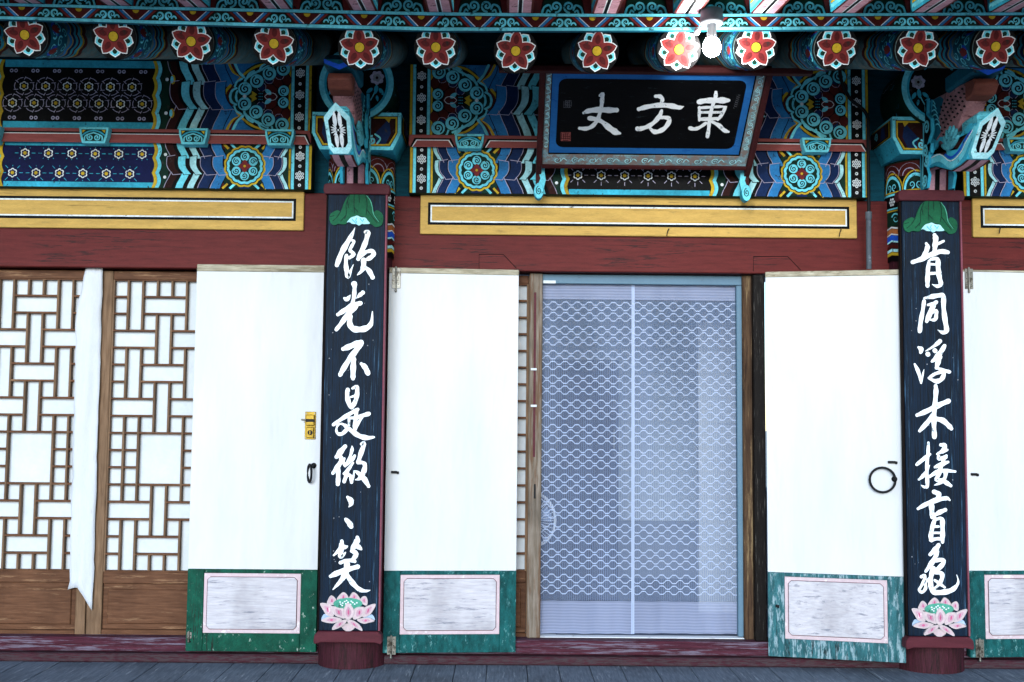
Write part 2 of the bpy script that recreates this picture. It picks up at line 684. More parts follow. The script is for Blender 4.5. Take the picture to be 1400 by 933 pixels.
def meori_upper(mb, uc, vm, Y, xe, s, h):
    c = plane_canvas(mb, uc, vm, Y, lambda u, v: (xe + s * u, vm + v))
    c.rect(-2, -h, 216, h, 'black', 0.5)
    flower_strip(c, h, (-33, -3, 27), (-18, 12, 42))
    c.rect(30, -h, 118, h, 'dgreen', 1)
    # outer petals of the half lotus: blue corner fields, then nested line work
    for sg in (-1, 1):
        c.poly([(88, sg * 24), (104, sg * 18), (118, sg * 12), (132, sg * 30), (134, sg * h), (104, sg * h), (96, sg * 36)], 'blue', 1.5)
        c.poly(catmull([(62, sg * h), (74, sg * 46), (88, sg * 38), (94, sg * 32), (106, sg * 44), (108, sg * h)], 4), 'blue', 1.6)
        for k, (wd, cl) in enumerate(((3.4, 'yellow'), (3, 'maroon'), (3.4, 'cyan'))):
            o = k * 4.2
            c.stroke([(114 - o, sg * h), (107 - o * .9, sg * (h - 13)), (96 - o * .5, sg * (28 - o * .2))], wd, cl, 2 + k * 0.2)
        for k, (wd, cl) in enumerate(((3, 'yellow'), (3, 'black'), (3.4, 'cyan'))):
            o = k * 4
            c.stroke([(58, sg * (h - 1 - o * .5)), (76, sg * (h - 6 - o)), (90 - o * .2, sg * (32 - o * .9)), (100 - o * 1.2, sg * (22 - o * .6))], wd, cl, 2.1 + k * 0.2)
    for k, (wd, cl) in enumerate(((3.6, 'yellow'), (3, 'maroon'), (3.4, 'cyan'), (3, 'dgreen'), (3, 'cyan'))):
        o = k * 4
        c.stroke([(110 - o, -15 + o * .5), (116 - o, -7), (118 - o, 0), (116 - o, 7), (110 - o, 15 - o * .5)], wd, cl, 3 + k * .2)
    # lotus heart
    c.poly(catmull([(30, -32), (48, -28), (64, -17), (80, -4), (80, 4), (64, 17), (48, 28), (30, 32)], 4), 'black', 3.5)
    for sg in (-1, 1):
        for (cx, cy, a, L, W_, cl) in ((40, 24, 62, 15, 12, 'navy'), (53, 19, 48, 15, 12, 'navy'), (62, 10, 30, 14, 12, 'navy'),
                                       (30, 16, 66, 20, 13, 'maroon'), (40, 13, 52, 20, 13, 'maroon'), (46, 6, 28, 20, 13, 'maroon')):
            p = petal(cx, sg * cy, sg * a, L, W_)
            c.poly(p, cl, 4 if cl == 'navy' else 4.4)
            c.stroke(p, 0.6, 'lav' if cl == 'navy' else 'black', 4.8, smooth=0, closed=True)
    c.poly(petal(44, 0, 0, 22, 15), 'dred', 5)
    c.stroke(petal(46, 0, 0, 17, 10), 0.8, 'white', 5.3, smooth=0, closed=True)
    for sg in (-1, 1):
        c.poly(petal(54, sg * 3, sg * 40, 11, 6), 'cyan', 5.2)
    c.poly(circ(68, 0, 5, 8), 'black', 5.5)
    for q in range(9):
        c.poly(circ(66 + (q % 3) * 2.2, -4 + (q // 3) * 4, 0.8, n=6), 'teal', 5.9)
    c.poly([(73, -3), (81, -8), (80, -3), (84, 0), (80, 3), (81, 8), (73, 3), (76, 0)], 'yellow', 6)
    for sg in (-1, 1):
        swirl(c, 37, sg * 8, 8, 'cyan', sg, 6, a0=-90 * sg)
        for cx, cy in ((38, 38), (57, 31.5), (74, 21), (90, 10.2)):
            swirl(c, cx, sg * cy, 10, 'cyan', -sg, 6, a0=sg * 60)
            c.stroke([(cx + 4, sg * (cy + 14)), (cx + 11, sg * (cy + 10)), (cx + 14, sg * (cy + 3))], 2.6, 'cyan', 5.6)
    c.poly([(90, -3), (93, 0), (90, 3), (87, 0)], 'white', 8.5)
    for u0, u1, cl, ln in BANDS:
        for kind, lev in (('top', 3), ('bot', 3.4), ('mid', 4)):
            if cl == 'blue' and kind == 'mid':
                band_piece(c, u0 + 2, u1 + 1, kind, cl, h, lev, ln)
            else:
                band_piece(c, u0, u1, kind, cl, h, lev, ln)
    wavy_edge(c, h, 4)
    for v in (-22, 24):
        c.poly(circ(197, v, 2.4, n=10), 'white', 4.5)
        c.poly(circ(189, v, 3.4, 6.5, n=12), 'yellow', 4.5)
        c.poly(circ(190.3, v, 2.2, 5, n=12), 'cyan', 4.8)


def meori_lower(mb, uc, vm, Y, xe, s, h):
    c = plane_canvas(mb, uc, vm, Y, lambda u, v: (xe + s * u, vm + v))
    c.rect(-2, -h, 216, h, 'black', 0.5)
    flower_strip(c, h, (-14.5, 12), (-27, -1, 25))
    c.rect(30, -h, 118, h, 'dgreen', 1)
    R0 = 90
    for sg in (-1, 1):                       # rays running to the four corners
        for sx in (-1, 1):
            for k, cl in enumerate(('cyan', 'black', 'yellow', 'maroon', 'blue')):
                a = 14 + k * 5
                c.stroke([(R0 + sx * (a - 1), sg * 24), (R0 + sx * (a + 6), sg * h)], 3.2, cl, 1.5 + k * .1, smooth=0, cap=False)
    c.rect(R0 - 7, -h, R0 + 7, h, 'navy', 1.8)
    n = 16
    for r, cl, lev in ((29, 'yellow', 5), (26.4, 'black', 5.4), (25, 'cyan', 5.8), (21.5, 'dgreen', 6.2)):
        pts = []
        for i in range(n * 4):
            a = 2 * math.pi * i / (n * 4)
            rr = r * (1 - 0.055 * (1 - abs(math.sin(a * n / 2 / 1.0))))
            pts.append((R0 + rr * math.cos(a), rr * math.sin(a)))
        c.poly(pts, cl, lev)
    for i in range(6):
        a = rad(60 * i + 30)
        swirl(c, R0 + 13.2 * math.cos(a), 13.2 * math.sin(a), 6.6, 'cyan', 1, 6.6, a0=60 * i)
    for i in range(4):
        c.poly(petal(R0, 0, 45 + 90 * i, 8, 6), 'navy', 8.8)
        c.poly(petal(R0, 0, 90 * i, 9, 7), 'red', 9.2)
    c.poly(circ(R0, 0, 1.8, n=9), 'yellow', 9.8)
    for u0, u1, cl, ln in BANDS:
        for kind, lev in (('top', 3), ('bot', 3.4), ('mid', 4)):
            band_piece(c, u0 + 4, u1 + 3, kind, cl, h, lev, ln)
    for u0, u1, cl, ln in ((52, 66, 'blue', 'lav'), (40, 51, 'navy', 'lav'), (33, 39, 'pale', None)):
        for kind, lev in (('top', 3), ('bot', 3.4), ('mid', 4)):
            cc = Canvas(mb, c.fn, (0, -1, 0), lambda u, v: c.tf(u0 + u1 - u - 4, v))
            band_piece(cc, u0, u1, kind, cl, h, lev, ln)
    wavy_edge(c, h, 3)
    for v in (-15, 16):
        c.poly(circ(199, v, 2.2, n=10), 'white', 4.5)


def pattern_panel(mb, uc, vm, Y, x0, x1, h, base, rows, sp, arcs):
    c = plane_canvas(mb, uc, vm, Y, lambda u, v: (u, vm + v))
    c.rect(x0, -h, x1, h, base, 1)
    c.rect(x0 + 2, -h, x1 - 2, -h + (10 if arcs else 5), 'teal', 2)
    c.rect(x0 + 2, h - (10 if arcs else 7), x1 - 2, h, 'teal', 2)
    rr = random.Random(4)
    for k, v in enumerate(rows):
        x = x0 + 14 + (sp / 2 if k % 2 == 0 else 0)
        while x < x1 - 8:
            c.flower(x, v, 6.6, 'white', None, 6, 3, None, 30)
            c.flower(x, v, 5.0, base, None, 6, 3.6, None, 30)
            c.poly(circ(x, v, 3.2, n=10), base, 4.2)
            c.poly(circ(x, v, 2.5, n=10), 'yellow', 4.8)
            if arcs:
                for a in range(0, 360, 60):
                    c.stroke([(x + 13 * math.cos(rad(a + d)), v + 13 * math.sin(rad(a + d)) * .9) for d in (-24, -8, 8, 24)], 0.8, 'lav', 2.5, cap=False)
                for a in range(30, 390, 60):
                    c.stroke([(x + 9 * math.cos(rad(a)), v + 9 * math.sin(rad(a))), (x + 15 * math.cos(rad(a + 8)), v + 13 * math.sin(rad(a + 8)))], 0.8, 'lav', 2.7, smooth=0, cap=False)
            else:
                for a in range(0, 360, 45):
                    q = min(14, (h - 8 - abs(v)) / max(0.15, abs(math.sin(rad(a)))))
                    c.stroke([(x + 9 * math.cos(rad(a)), v + 9 * math.sin(rad(a))), (x + q * math.cos(rad(a)), v + q * math.sin(rad(a)))], 0.8, 'teal' if base == 'ink' else 'lav', 2.5, smooth=0, cap=False)
            x += sp
    if arcs:
        for v, sg in ((-h + 15, 1), (h - 15, -1)):
            x = x0 + 14
            while x < x1 - 8:
                for d in (-3, 3):
                    c.poly(circ(x + d, v, 2.6, n=9), 'lav', 3)
                    c.poly(circ(x + d, v, 1.2, n=8), 'black', 3.5)
                x += sp


def seat_block(root, uc, vc, Yb, cx, v0, v1):
    """the little trapezoid block with a cloud scroll that interrupts the rail"""
    m = MB()
    c = plane_canvas(m, uc, vc, Yb - 0.045)
    out = [(cx - 20, v0 - 3), (cx + 20, v0 - 3), (cx + 19, v0 + 7), (cx + 15.5, v1 + 1), (cx - 15.5, v1 + 1), (cx - 19, v0 + 7)]
    m.prism([c.fn(*p) for p in out], (0, 0.06, 0), 'cyan')
    h = v1 - v0
    inn = [(cx - 17, v0), (cx + 17, v0), (cx + 16, v0 + 7), (cx + 13, v1 - 2), (cx - 13, v1 - 2), (cx - 16, v0 + 7)]
    c.poly(inn, 'dgreen', 1)
    c.stroke([(cx - 15, v0 + 8), (cx - 8, v0 + 3.5), (cx, v0 + 1.8), (cx + 8, v0 + 3.5), (cx + 15, v0 + 8)], 2, 'teal', 2)
    c.poly([(cx - 16, v0 + 1), (cx - 11, v0 + 1), (cx - 15, v0 + 5)], 'yellow', 2.5)
    c.poly([(cx + 16, v0 + 1), (cx + 11, v0 + 1), (cx + 15, v0 + 5)], 'yellow', 2.5)
    for sg in (-1, 1):
        c.stroke(spiral(cx + sg * 4.6, v0 + h * .62, 4.4, 1.3, sg, -90 + sg * 60, 16, 0.2), 1.6, 'cyan', 3, smooth=0)
        c.stroke([(cx + sg * 12, v1 - 3), (cx + sg * 11, v0 + h * .5), (cx, v0 + h * .26)], 1.8, 'cyan', 2.8)
    return m.build('seat_block', root)


def bay(name_lab, uc, xl, xr, v, ends, panel, blocks, yel, labels):
    v0, v1, v2, v3, v4, v5 = v
    loc = P((xl + xr) / 2, v3, 0)
    root = thing('painted_beam', labels[0], 'beam', loc, 'painted beams over the doors')
    cU = plane_canvas(MB(), uc, (v0 + v3) / 2, -0.08)
    z = lambda vv: cU.fn(uc, vv)[2]
    X = lambda uu: cU.fn(uu, 0)[0]
    m = MB()
    m.box(X(xl), X(xr), -0.08, 0.025, z(v1), z(v0), 'dgreen', 0.004)
    vm, h = (v0 + v1) / 2, (v1 - v0) / 2
    for xe, s in ends:
        meori_upper(m, uc, vm, -0.08, xe, s, h)
    if panel:
        pattern_panel(m, uc, vm, -0.08, panel[0], panel[1], h, 'black', (-11, 12) if panel[2] else (-12, 12), 29.5, True)
    m.build('upper_board', root)
    m = MB()
    m.box(X(xl), X(xr), -0.08, 0.024, z(v3), z(v2), 'dgreen', 0.004)
    vm2, h2 = (v2 + v3) / 2, (v3 - v2) / 2
    for xe, s in ends:
        meori_lower(m, uc, vm2, -0.08, xe, s, h2)
    if panel:
        pattern_panel(m, uc, vm2, -0.08, panel[0], panel[1], h2, 'ink' if panel[2] else 'black', (-15, 12) if panel[2] else (-13, 5), 32, False)
    m.build('lower_board', root)
    # rail with seat blocks
    m = MB()
    m.box(X(xl), X(xr), -0.105, 0.02, z(v2) + 0.001, z(v1) - 0.001, M_RAIL, 0.003)
    cr = plane_canvas(m, uc, (v1 + v2) / 2, -0.105)
    bs = [xl] + blocks + [xr]
    for a, b in zip(bs[:-1], bs[1:]):
        a2, b2 = a + (20 if a != xl else 2), b - (20 if b != xr else 2)
        if b2 - a2 < 14:
            continue
        for k, cl, d in ((0, 'black', 0), (1, 'white', 2.6), (2, M_RAIL, 3.8)):
            cr.poly([(a2 + 5 + d, v1 + 3.2 + d * .9), (b2 - 5 - d, v1 + 3.2 + d * .9), (b2 + 1 - d, v2), (a2 - 1 + d, v2)], cl, 1 + k)
    m.build('rail', root)
    for b in blocks:
        seat_block(root, uc, (v1 + v2) / 2, -0.105, b, v1, v2)
    # lintel with its ochre panel
    lx = labels[1]
    lin_root = thing('lintel', lx, 'lintel', P((xl + xr) / 2, v5, 0), 'maroon lintels over the doors')
    m = MB()
    zl = zof(uc, v5, 0)
    m.box(xof(xl - 45), xof(xr + 45), -0.012, 0.125, zl, z(v3) - 0.002, M_LINT, 0.004)
    m.build('beam', lin_root)
    yx0, yx1 = yel
    m = MB()
    cy = plane_canvas(m, uc, (v3 + v4) / 2, -0.03)
    p0, p1 = cy.fn(yx0, v4), cy.fn(yx1, v3)
    m.box(p0[0], p1[0], -0.03, -0.009, p0[2], p1[2] - 0.003, M_OCHRE, 0.003)
    for k, (d, cl) in enumerate(((10.5, 'black'), (14, 'white'), (16, M_OCHRE))):
        dd = d + (2.5 if k == 0 else 2.5)
        cy.rect(yx0 + d, v3 + dd, yx1 - d, v4 - dd + 0.5, cl, 1 + k)
    m.build('ochre_panel', lin_root)
    return root, lin_root


bay('left', 212, -215, 427, (84, 178, 196, 257, 313, 367), [(425, -1), (-211, 1)], (4, 213, True), [128, 264, 382, -20, -140], (-200, 415.5),
    ('painted beam with silver flower panels at the far left above the lattice doors', 'maroon lintel with ochre panel above the lattice doors at left'))
bay('mid', 875, 560, 1188, (92, 189, 204.5, 267, 323, 373), [(562, 1), (1186, -1)], (776, 972, False), [642, 1117, 770, 880, 995], (575, 1172),
    ('painted beam behind the hanging name board, over the curtained doorway', 'maroon lintel with long ochre panel over the curtained doorway'))
bay('right', 1400, 1316, 1955, (94, 191, 206, 269, 325, 371), [(1318, 1), (1953, -1)], (1533, 1738, True), [1397, 1515, 1640, 1760, 1880], (1330, 1940),
    ('painted beam end at the far right edge beyond the second bracket', 'maroon lintel with ochre panel at the far right edge'))

# ------------------------------------------------------------------ columns
COLR = 0.162
CXL, CXR = xof(494), xof(1257)
ZCAP = {CXL: zof(494, 203, -0.1), CXR: zof(1257, 209, -0.1)}


def column(cx, label, ztop):
    root = thing('round_column', label, 'column', (cx, 0, 0), 'round columns of the hall')
    m = MB()
    rows = []
    for z in (0, 0.3, 0.9, 1.6, ztop):
        r = COLR * (1.03 - 0.05 * z / 2.3)
        rows.append([(cx + r * math.cos(2 * math.pi * i / 40), r * math.sin(2 * math.pi * i / 40), z) for i in range(40)])
    m.grid(rows, M_COL, True, True)
    m.build('shaft', root)
    # painted collar
    m = MB()
    r0 = COLR * 0.985 + 0.003

    def fn(u, v):           # u in degrees from the front, v metres below the top
        a = rad(u - 90)
        return (cx + r0 * math.cos(a), r0 * math.sin(a), ztop - v)

    def nr(u, v):
        a = rad(u - 90)
        return (math.cos(a), math.sin(a), 0)
    c = Canvas(m, fn, nr)

    def ring(va, vb, cl, lev, sa=0.0, sb=0.0, nn=8, ph=0.0):
        U = [-100 + 200 * i / 80 for i in range(81)]
        w_ = lambda u, s_: s_ * abs(math.sin(rad(u) * nn / 2 + ph))
        c.mb.grid([[c.pos((u, va + w_(u, sa)), lev) for u in U], [c.pos((u, vb + w_(u, sb)), lev) for u in U]], cl, True)
        c.k += 1
    H = ztop - zof(540, 360, 0)
    ring(0, H * 0.70, 'black', 0)
    ring(0.0, 0.012, 'yellow', 1, 0, .012, 8)
    ring(0.016, 0.03, 'cyan', 1, .012, .012, 8)
    ring(0.034, 0.05, 'dgreen', 1, .012, .012, 8)
    ring(0.05, 0.12, 'maroon', 1.4, 0, 0)
    for k in range(-5, 6):
        u0 = k * 36
        for r_, cl, lv in ((1, 'lav', 2), (.93, 'maroon', 2.3), (.6, 'lav', 2.6), (.53, 'dred', 2.9)):
            c.poly([(u0 + 20 * r_ * math.cos(rad(a)), .118 - .06 * r_ * math.sin(rad(a))) for a in range(0, 181, 15)], cl, lv)
    for k in range(-5, 6):
        u0 = k * 44 + 18
        for r_, cl, lv in ((1, 'yellow', 4), (.9, 'black', 4.3), (.84, 'cyan', 4.6), (.68, 'dgreen', 4.9)):
            c.poly([(u0 + 23 * r_ * math.cos(rad(a)), .19 - .095 * r_ * math.sin(rad(a))) for a in range(0, 181, 12)], cl, lv)
        for sg in (-1, 1):
            m.grid([[c.pos((u0 + sg * 6 + p[0] * 6.0, .168 + p[1] * .022), 5.6) for p in spiral(0, 0, 1, 1.3, sg, 90, 18, .15)],
                    [c.pos((u0 + sg * 6 + p[0] * 4.2, .168 + p[1] * .0155), 5.6) for p in spiral(0, 0, 1, 1.3, sg, 90, 18, .15)]], 'cyan')
    ring(.19, .196, 'yellow', 5)
    ring(.199, .209, 'cyan', 5)
    ring(.211, .268, 'black', 5)
    ring(.27, .278, 'cyan', 5)
    ring(.281, .288, 'yellow', 5)
    for k in range(-6, 7):
        u0 = k * 26 + 8
        for q in range(7):
            a = rad(60 * q)
            rr = 0 if q == 6 else 1
            c.poly([(u0 + rr * 5.2 * math.cos(a) + 2.2 * math.cos(rad(b)), .24 + rr * .0155 * math.sin(a) + .0065 * math.sin(rad(b))) for b in range(0, 360, 40)], 'white', 6)
    ring(.29, .36, 'dgreen', 5)
    for k in range(-5, 6):
        u0 = k * 36 + 10
        sp = spiral(0, 0, 1, 1.4, 1, 200, 20, .12)
        m.grid([[c.pos((u0 + p[0] * 11, .325 + p[1] * .032), 6) for p in sp], [c.pos((u0 + p[0] * 8, .325 + p[1] * .024), 6) for p in sp]], 'cyan')
    ring(.36, .368, 'white', 6, .01, .01, 10)
    ring(.37, .394, 'orange', 5.5, .01, .01, 10)
    ring(.394, .400, 'white', 6, .01, .01, 10)
    ring(.402, .428, 'royal', 6, .01, .01, 10)
    ring(.428, .436, 'pale', 6, .01, .01, 10)
    ring(.450, .464, 'maroon', 6, .01, .01, 10)
    ring(.470, .484, 'pale', 6, .008, .008, 10)
    ring(.487, .502, 'yellow', 6, .008, .008, 10)
    ring(.505, .53, 'black', 6, .008, .008, 10)
    m.build('painted_collar', root)
    return root


column(CXL, 'round maroon column behind the left calligraphy board', ZCAP[CXL])
column(CXR, 'round maroon column behind the right calligraphy board', ZCAP[CXR])

# ------------------------------------------------------------------ bracket sets on the columns


def bracket(cx, zt, label):
    """zt: height of the column top; o = distance out from the wall plane"""
    root = thing('bracket_set', label, 'bracket', (cx, 0, zt), 'carved bracket sets on the columns')
    S = 1500.0
    dz = zt - ZCAP[CXR]

    def Z(py, depth):      # photo height at a given depth, for the right-hand bracket
        return CAM.z + (576 - py) * depth / S * 1.012 + dz
    # bearing block
    m = MB()
    y0 = -0.235
    zb, zm, zu = Z(205, 5.17), Z(182, 5.17), Z(153, 5.17)
    A = [(-.212, zu), (.212, zu), (.212, zm), (.175, zb), (-.175, zb), (-.212, zm)]
    m.prism([(cx + a, y0, b) for a, b in A], (0, 0.36, 0), 'teal', bev=0.003)
    c = Canvas(m, lambda u, v: (cx + u, y0, v), (0, -1, 0))

    def sc(k):
        mz = (zu + zb) / 2
        return [(a * (1 - k * .5), mz + (b - mz) * (1 - k * 1.35)) for a, b in A]
    for k, cl in ((0.0, 'cyan'), (.14, 'black'), (.17, 'yellow'), (.24, 'black'), (.27, 'dmaroon')):
        c.poly(sc(k), cl, 1 + k * 8)
    for sg in (-1, 1):
        c.poly([(sg * .155, zu - .03), (sg * .165, zm), (sg * .14, zb + .028), (sg * .10, zb + .028), (sg * .09, zm)], 'navy', 5)
        c.poly([(sg * .10, zb + .028), (sg * .07, zm - .01), (sg * .05, zb + .028)], 'red', 5.5)
        c.poly([(sg * .165, zu - .024), (sg * .13, zu - .024), (sg * .155, zu - .05)], 'yellow', 6)
        c.stroke(spiral(sg * .075, zb + .045, .022, 1.4, sg, 90, 18, .15), .009, 'cyan', 6.5, smooth=0)
        c.stroke([(sg * .10, zb + .03), (sg * .115, zb + .055), (sg * .09, zb + .075)], .008, 'cyan', 6.2)
    for sg in (-1, 1):
        cs = Canvas(m, lambda u, v: (cx + sg * .212, y0 + u, v), (sg, 0, 0))
        for k, cl_ in enumerate(('cyan', 'black', 'yellow', 'black', 'dmaroon')):
            d = (.0, .012, .015, .022, .025)[k]
            cs.rect(d * .9 + .002, zm + d * .3, .30 - d, zu - d - .001, cl_, 1 + k * 6)
        cs.poly([(.05, zm + .01), (.12, zm + .01), (.10, zu - .03), (.06, zu - .035)], 'navy', 30)
        cs.stroke(spiral(.17, zm + .04, .022, 1.4, 1, 0, 18, .15), .009, 'cyan', 31, smooth=0)
    m.build('bearing_block', root)
    # round beam end with a peony roundel
    m = MB()
    zc, rr = Z(112, 5.13), 0.178
    yf = -0.27
    m.cyl((cx, yf, zc), (cx, 0.1, zc), rr, rr, 'dgreen', 40, caps=False)
    m.face([(cx + rr * math.cos(2 * math.pi * i / 40), yf, zc + rr * math.sin(2 * math.pi * i / 40)) for i in range(40)], 'black')
    c = Canvas(m, lambda u, v: (cx + u, yf, zc + v), (0, -1, 0))
    c.poly(circ(0, 0, rr, n=40), 'cyan', 1)
    c.poly(circ(0, 0, rr * .86, n=40), 'teal', 1.6)
    c.poly(circ(0, 0, rr * .80, n=40), 'black', 2.2)
    for sg in (-1, 1):
        bx, bz = sg * .098, .028
        for i in range(7):
            c.poly(petal(bx, bz, i * 51 + 15, .036, .03, .5), 'lav', 3 + i * .05)
        for i in range(5):
            c.poly(petal(bx, bz, i * 72, .022, .02, .5), 'grey', 4 + i * .05)
        c.poly(circ(bx, bz, .007, n=9), 'dmaroon', 5)
        for dx, dzz, a, L in ((0, -.035, -100, .045), (.012, -.05, -60, .04), (-.02, -.05, -140, .04), (.0, -.085, -80, .03), (-.03, .06, 120, .035), (.012, .062, 70, .03)):
            c.poly(petal(bx + dx * sg, bz + dzz, a if sg > 0 else 180 - a, L, L * .45, .7), 'teal', 2.7)
        c.stroke([(bx, bz - .02), (bx - sg * .01, bz - .07), (bx - sg * .03, bz - .11)], .005, 'cyan', 2.6)
    # dim foliage on the drum's flank
    c2 = Canvas(m, lambda u, v: (cx + rr * math.cos(rad(u)), v, zc + rr * math.sin(rad(u))), lambda u, v: (math.cos(rad(u)), 0, math.sin(rad(u))))
    for k in range(26):
        u, v = random.uniform(-70, 250), random.uniform(-.22, -.02)
        c2.stroke([(u, v), (u + 6, v + .02), (u + 3, v + .04)], .007, random.choice(('teal', 'lav', 'dteal')), 1)
    m.build('beam_end', root)

    T = 0.052                 # half thickness of the bracket arms
    # lower arm, ending in the tilted hexagonal plate
    m = MB()
    z1, z2 = Z(256, 5.18), Z(226, 5.18)
    z3, z4 = Z(211, 4.68), Z(196, 4.62)
    z6, z7 = Z(157, 4.6), Z(168, 4.75)
    za_, zb_ = Z(138, 4.51), Z(211, 4.70)
    prof = [(0.02, z1), (.225, z1), (.235, z2), (.34, z2 - .012), (.52, zb_ - .008), (.63, zb_ - .006), (.69, zb_ + .002), (.72, zb_ + .04),
            (.828, zb_ + (za_ - zb_) * .73), (.72, z6 + .01), (.60, z7 - .03), (.45, z7 - .05), (.30, z7), (0.02, z7)]
    m.prism([(cx - T, -o, z) for o, z in prof], (2 * T, 0, 0), 'teal', bev=0.003)
    # striped underside: pink, black, white
    path = [(.2285, z1 + .002), (.238, z2 - .004), (.34, z2 - .015), (.52, zb_ - .011), (.63, zb_ - .009), (.692, zb_ + .0)]
    for a, b, cl, e in ((-1, -.8, 'maroon', .001), (-.8, -.22, 'pink', .0012), (-.22, .22, 'black', .0014), (.22, .8, 'pink', .0012), (.8, 1, 'maroon', .001)):
        m.grid([[(cx + T * a, -o - e, z - e) for o, z in path], [(cx + T * b, -o - e, z - e) for o, z in path]], cl, False)
    # side painting
    for sg in (-1, 1):
        c = Canvas(m, lambda u, v: (cx + sg * T, -u, v), (sg, 0, 0))
        c.stroke([(.25, z2 + .02), (.40, z2 + .012), (.52, z3 + .02), (.64, zb_ + .03), (.705, zb_ + .07), (.78, z6 - .03)], .03, 'cyan', 1)
        c.stroke([(.25, z2 + .05), (.40, z2 + .045), (.52, z3 + .055), (.62, zb_ + .06), (.675, zb_ + .09), (.745, z6 - .03)], .012, 'royal', 1.4)
        c.poly([(.24, z2 + .06), (.45, z2 + .06), (.60, z3 + .075), (.66, z3 + .10), (.71, z6 - .03), (.60, z7 - .05), (.45, z7 - .07), (.30, z7 - .02)], 'dmaroon', 1.8)
        for bx, bz, r in ((.12, z1 + .05, .038), (.12, z1 + .135, .036), (.20, z2 + .10, .032)):
            c.stroke(spiral(bx, bz, r, 1.6, 1, 40, 24, .1), .014, 'cyan', 2.6, smooth=0)
        c.stroke([(.20, z1 + .01), (.17, z1 + .09), (.20, z1 + .16), (.26, z2 + .16)], .014, 'cyan', 2.4)
        c.stroke([(.25, z2 + .036), (.40, z2 + .030), (.52, z3 + .040), (.63, zb_ + .046), (.69, zb_ + .08), (.762, z6 - .03)], .005, 'white', 1.8)
        c.stroke([(.30, z2 + .045), (.40, z2 + .10), (.46, z2 + .07), (.50, z3 + .09), (.56, z3 + .12)], .018, 'teal', 2.6)
    # hexagonal end plate
    yp0, yp1 = -.802, -.777
    tilt = (z6 - z4)
    hexa = [(0, .235), (T * 1.08, .17), (T * .98, .03), (T * .62, .0), (-T * .62, .0), (-T * .98, .03), (-T * 1.08, .17)]

    def hp(u, v):
        q = v / .235
        return (cx + u, -.705 - .185 * q, zb_ + v * (za_ - zb_) / .235)
    ph = [hp(*p) for p in hexa]
    plate = MB()
    plate.prism(ph, (0, .03, 0), 'cyan', bev=0.002)
    c = Canvas(plate, hp, (0, -.76, -.64))

    def hs(k):
        return [(u * k, .112 + (v - .112) * (k + .06 * (1 - k))) for u, v in hexa]
    c.poly(hs(.98), 'pale', 1)
    c.poly(hs(.70), 'black', 1.8)
    for a, L, wv in ():
        c.poly(petal(0, .112, a, L, wv, .7), 'white', 3)
    for sg in (-1, 1):
        for q in (-1, 1):
            c.poly(petal(sg * .0105, .112 + q * .012, q * 90, .074, .0175, .7), 'white', 3)
        for a, L_ in ((0, .024), (24, .027), (-24, .027), (48, .026), (-48, .026)):
            c.poly(petal(sg * .008 * math.cos(rad(a)), .112 + .008 * math.sin(rad(a)), a if sg > 0 else 180 - a, L_, .006, .6), 'white', 3.4)
    c.poly(circ(0, .112, .008, n=10), 'black', 4)
    c.poly(circ(0, .112, .004, n=9), 'white', 4.5)
    arm = m.build('lower_arm', root)
    plate.build('end_plate', arm)
    # carved lotus riding on the arm
    m = MB()
    M_LOT = paint('pale_teal_carving_paint', '#4e9fae', 0.6, 0.5, 0.3, '#1b4b58', (1, 1, 3), 2.0, 0.3, 20)
    m.box(cx - T * .86, cx + T * .86, -.80, -.62, z6 - .03, z6 + .045, M_LOT, .014)
    zl = z7 - .06
    for i in range(7):
        a = rad(20 + i * 23)
        for sg in (-1, 1):
            ctr = Vector((cx + sg * (T + .004), -.53 - math.cos(a) * .05, zl + math.sin(a) * .05))
            bm = bmesh.new()
            bmesh.ops.create_uvsphere(bm, u_segments=10, v_segments=8, radius=1)
            Mx = Matrix.Translation(ctr) @ Matrix.Rotation(math.pi / 2 - a if True else 0, 4, 'X') @ Matrix.Diagonal((.012, .016, .055, 1))
            m.addbm(bm, M_LOT, Mx, True)
            c = Canvas(m, lambda u, v: (ctr.x + sg * .0118, ctr.y - u * math.cos(a), ctr.z + u * math.sin(a)), (sg, 0, 0))
            c.stroke([(-.02, 0, .006), (.0, 0, .007), (.022, 0, .003)], .006, 'dred', 1)
            m.v[-1]
    m.ball((cx, -.53, zl + .03), .05, M_LOT, (1.05, 1.1, 1.2))
    m.build('carved_lotus', root)
    # upper arm: the neck and head of a phoenix
    m = MB()
    zh0, zh1 = Z(121, 4.62), Z(92, 4.60)
    M_FEA = paint('dusty_pink_feather_paint', '#9a7076', 0.65, 0.4, 0.2, '#4b2b2d', (1, 2, 2), 1.0, 0.3)
    prof = [(.10, z7), (.30, z7 + .005), (.50, z6 + .0), (.60, z6 + .03), (.69, zh0 + .0), (.70, zh1), (.60, zh1 + .02), (.42, zh1 + .03), (.20, zh1 + .05), (.10, zh1 + .05)]
    m.prism([(cx - T * .86, -o, z) for o, z in prof], (2 * T * .86, 0, 0), M_FEA, bev=.008)
    for sg in (-1, 1):
        c = Canvas(m, lambda u, v: (cx + sg * T * .86, -u, v), (sg, 0, 0))
        for iu in range(9):
            for iv in range(6):
                u = .38 + iu * .036 + (iv % 2) * .018
                v = z7 + .03 + iv * .028 + iu * .006
                if u < .67 and v < zh1 - .002 and v > z7 + .02 + (u - .38) * .28:
                    c.stroke([(u, v, .004), (u + .013, v - .004, .011), (u + .027, v - .010, .004)], .006, 'black', 1, smooth=0, cap=False)
        c.poly([(.12, z7 + .005), (.30, z7 + .01), (.40, z7 + .05), (.38, z7 + .12), (.44, zh1), (.40, zh1 + .025), (.20, zh1 + .045), (.12, zh1 + .045)], 'dteal', .6)
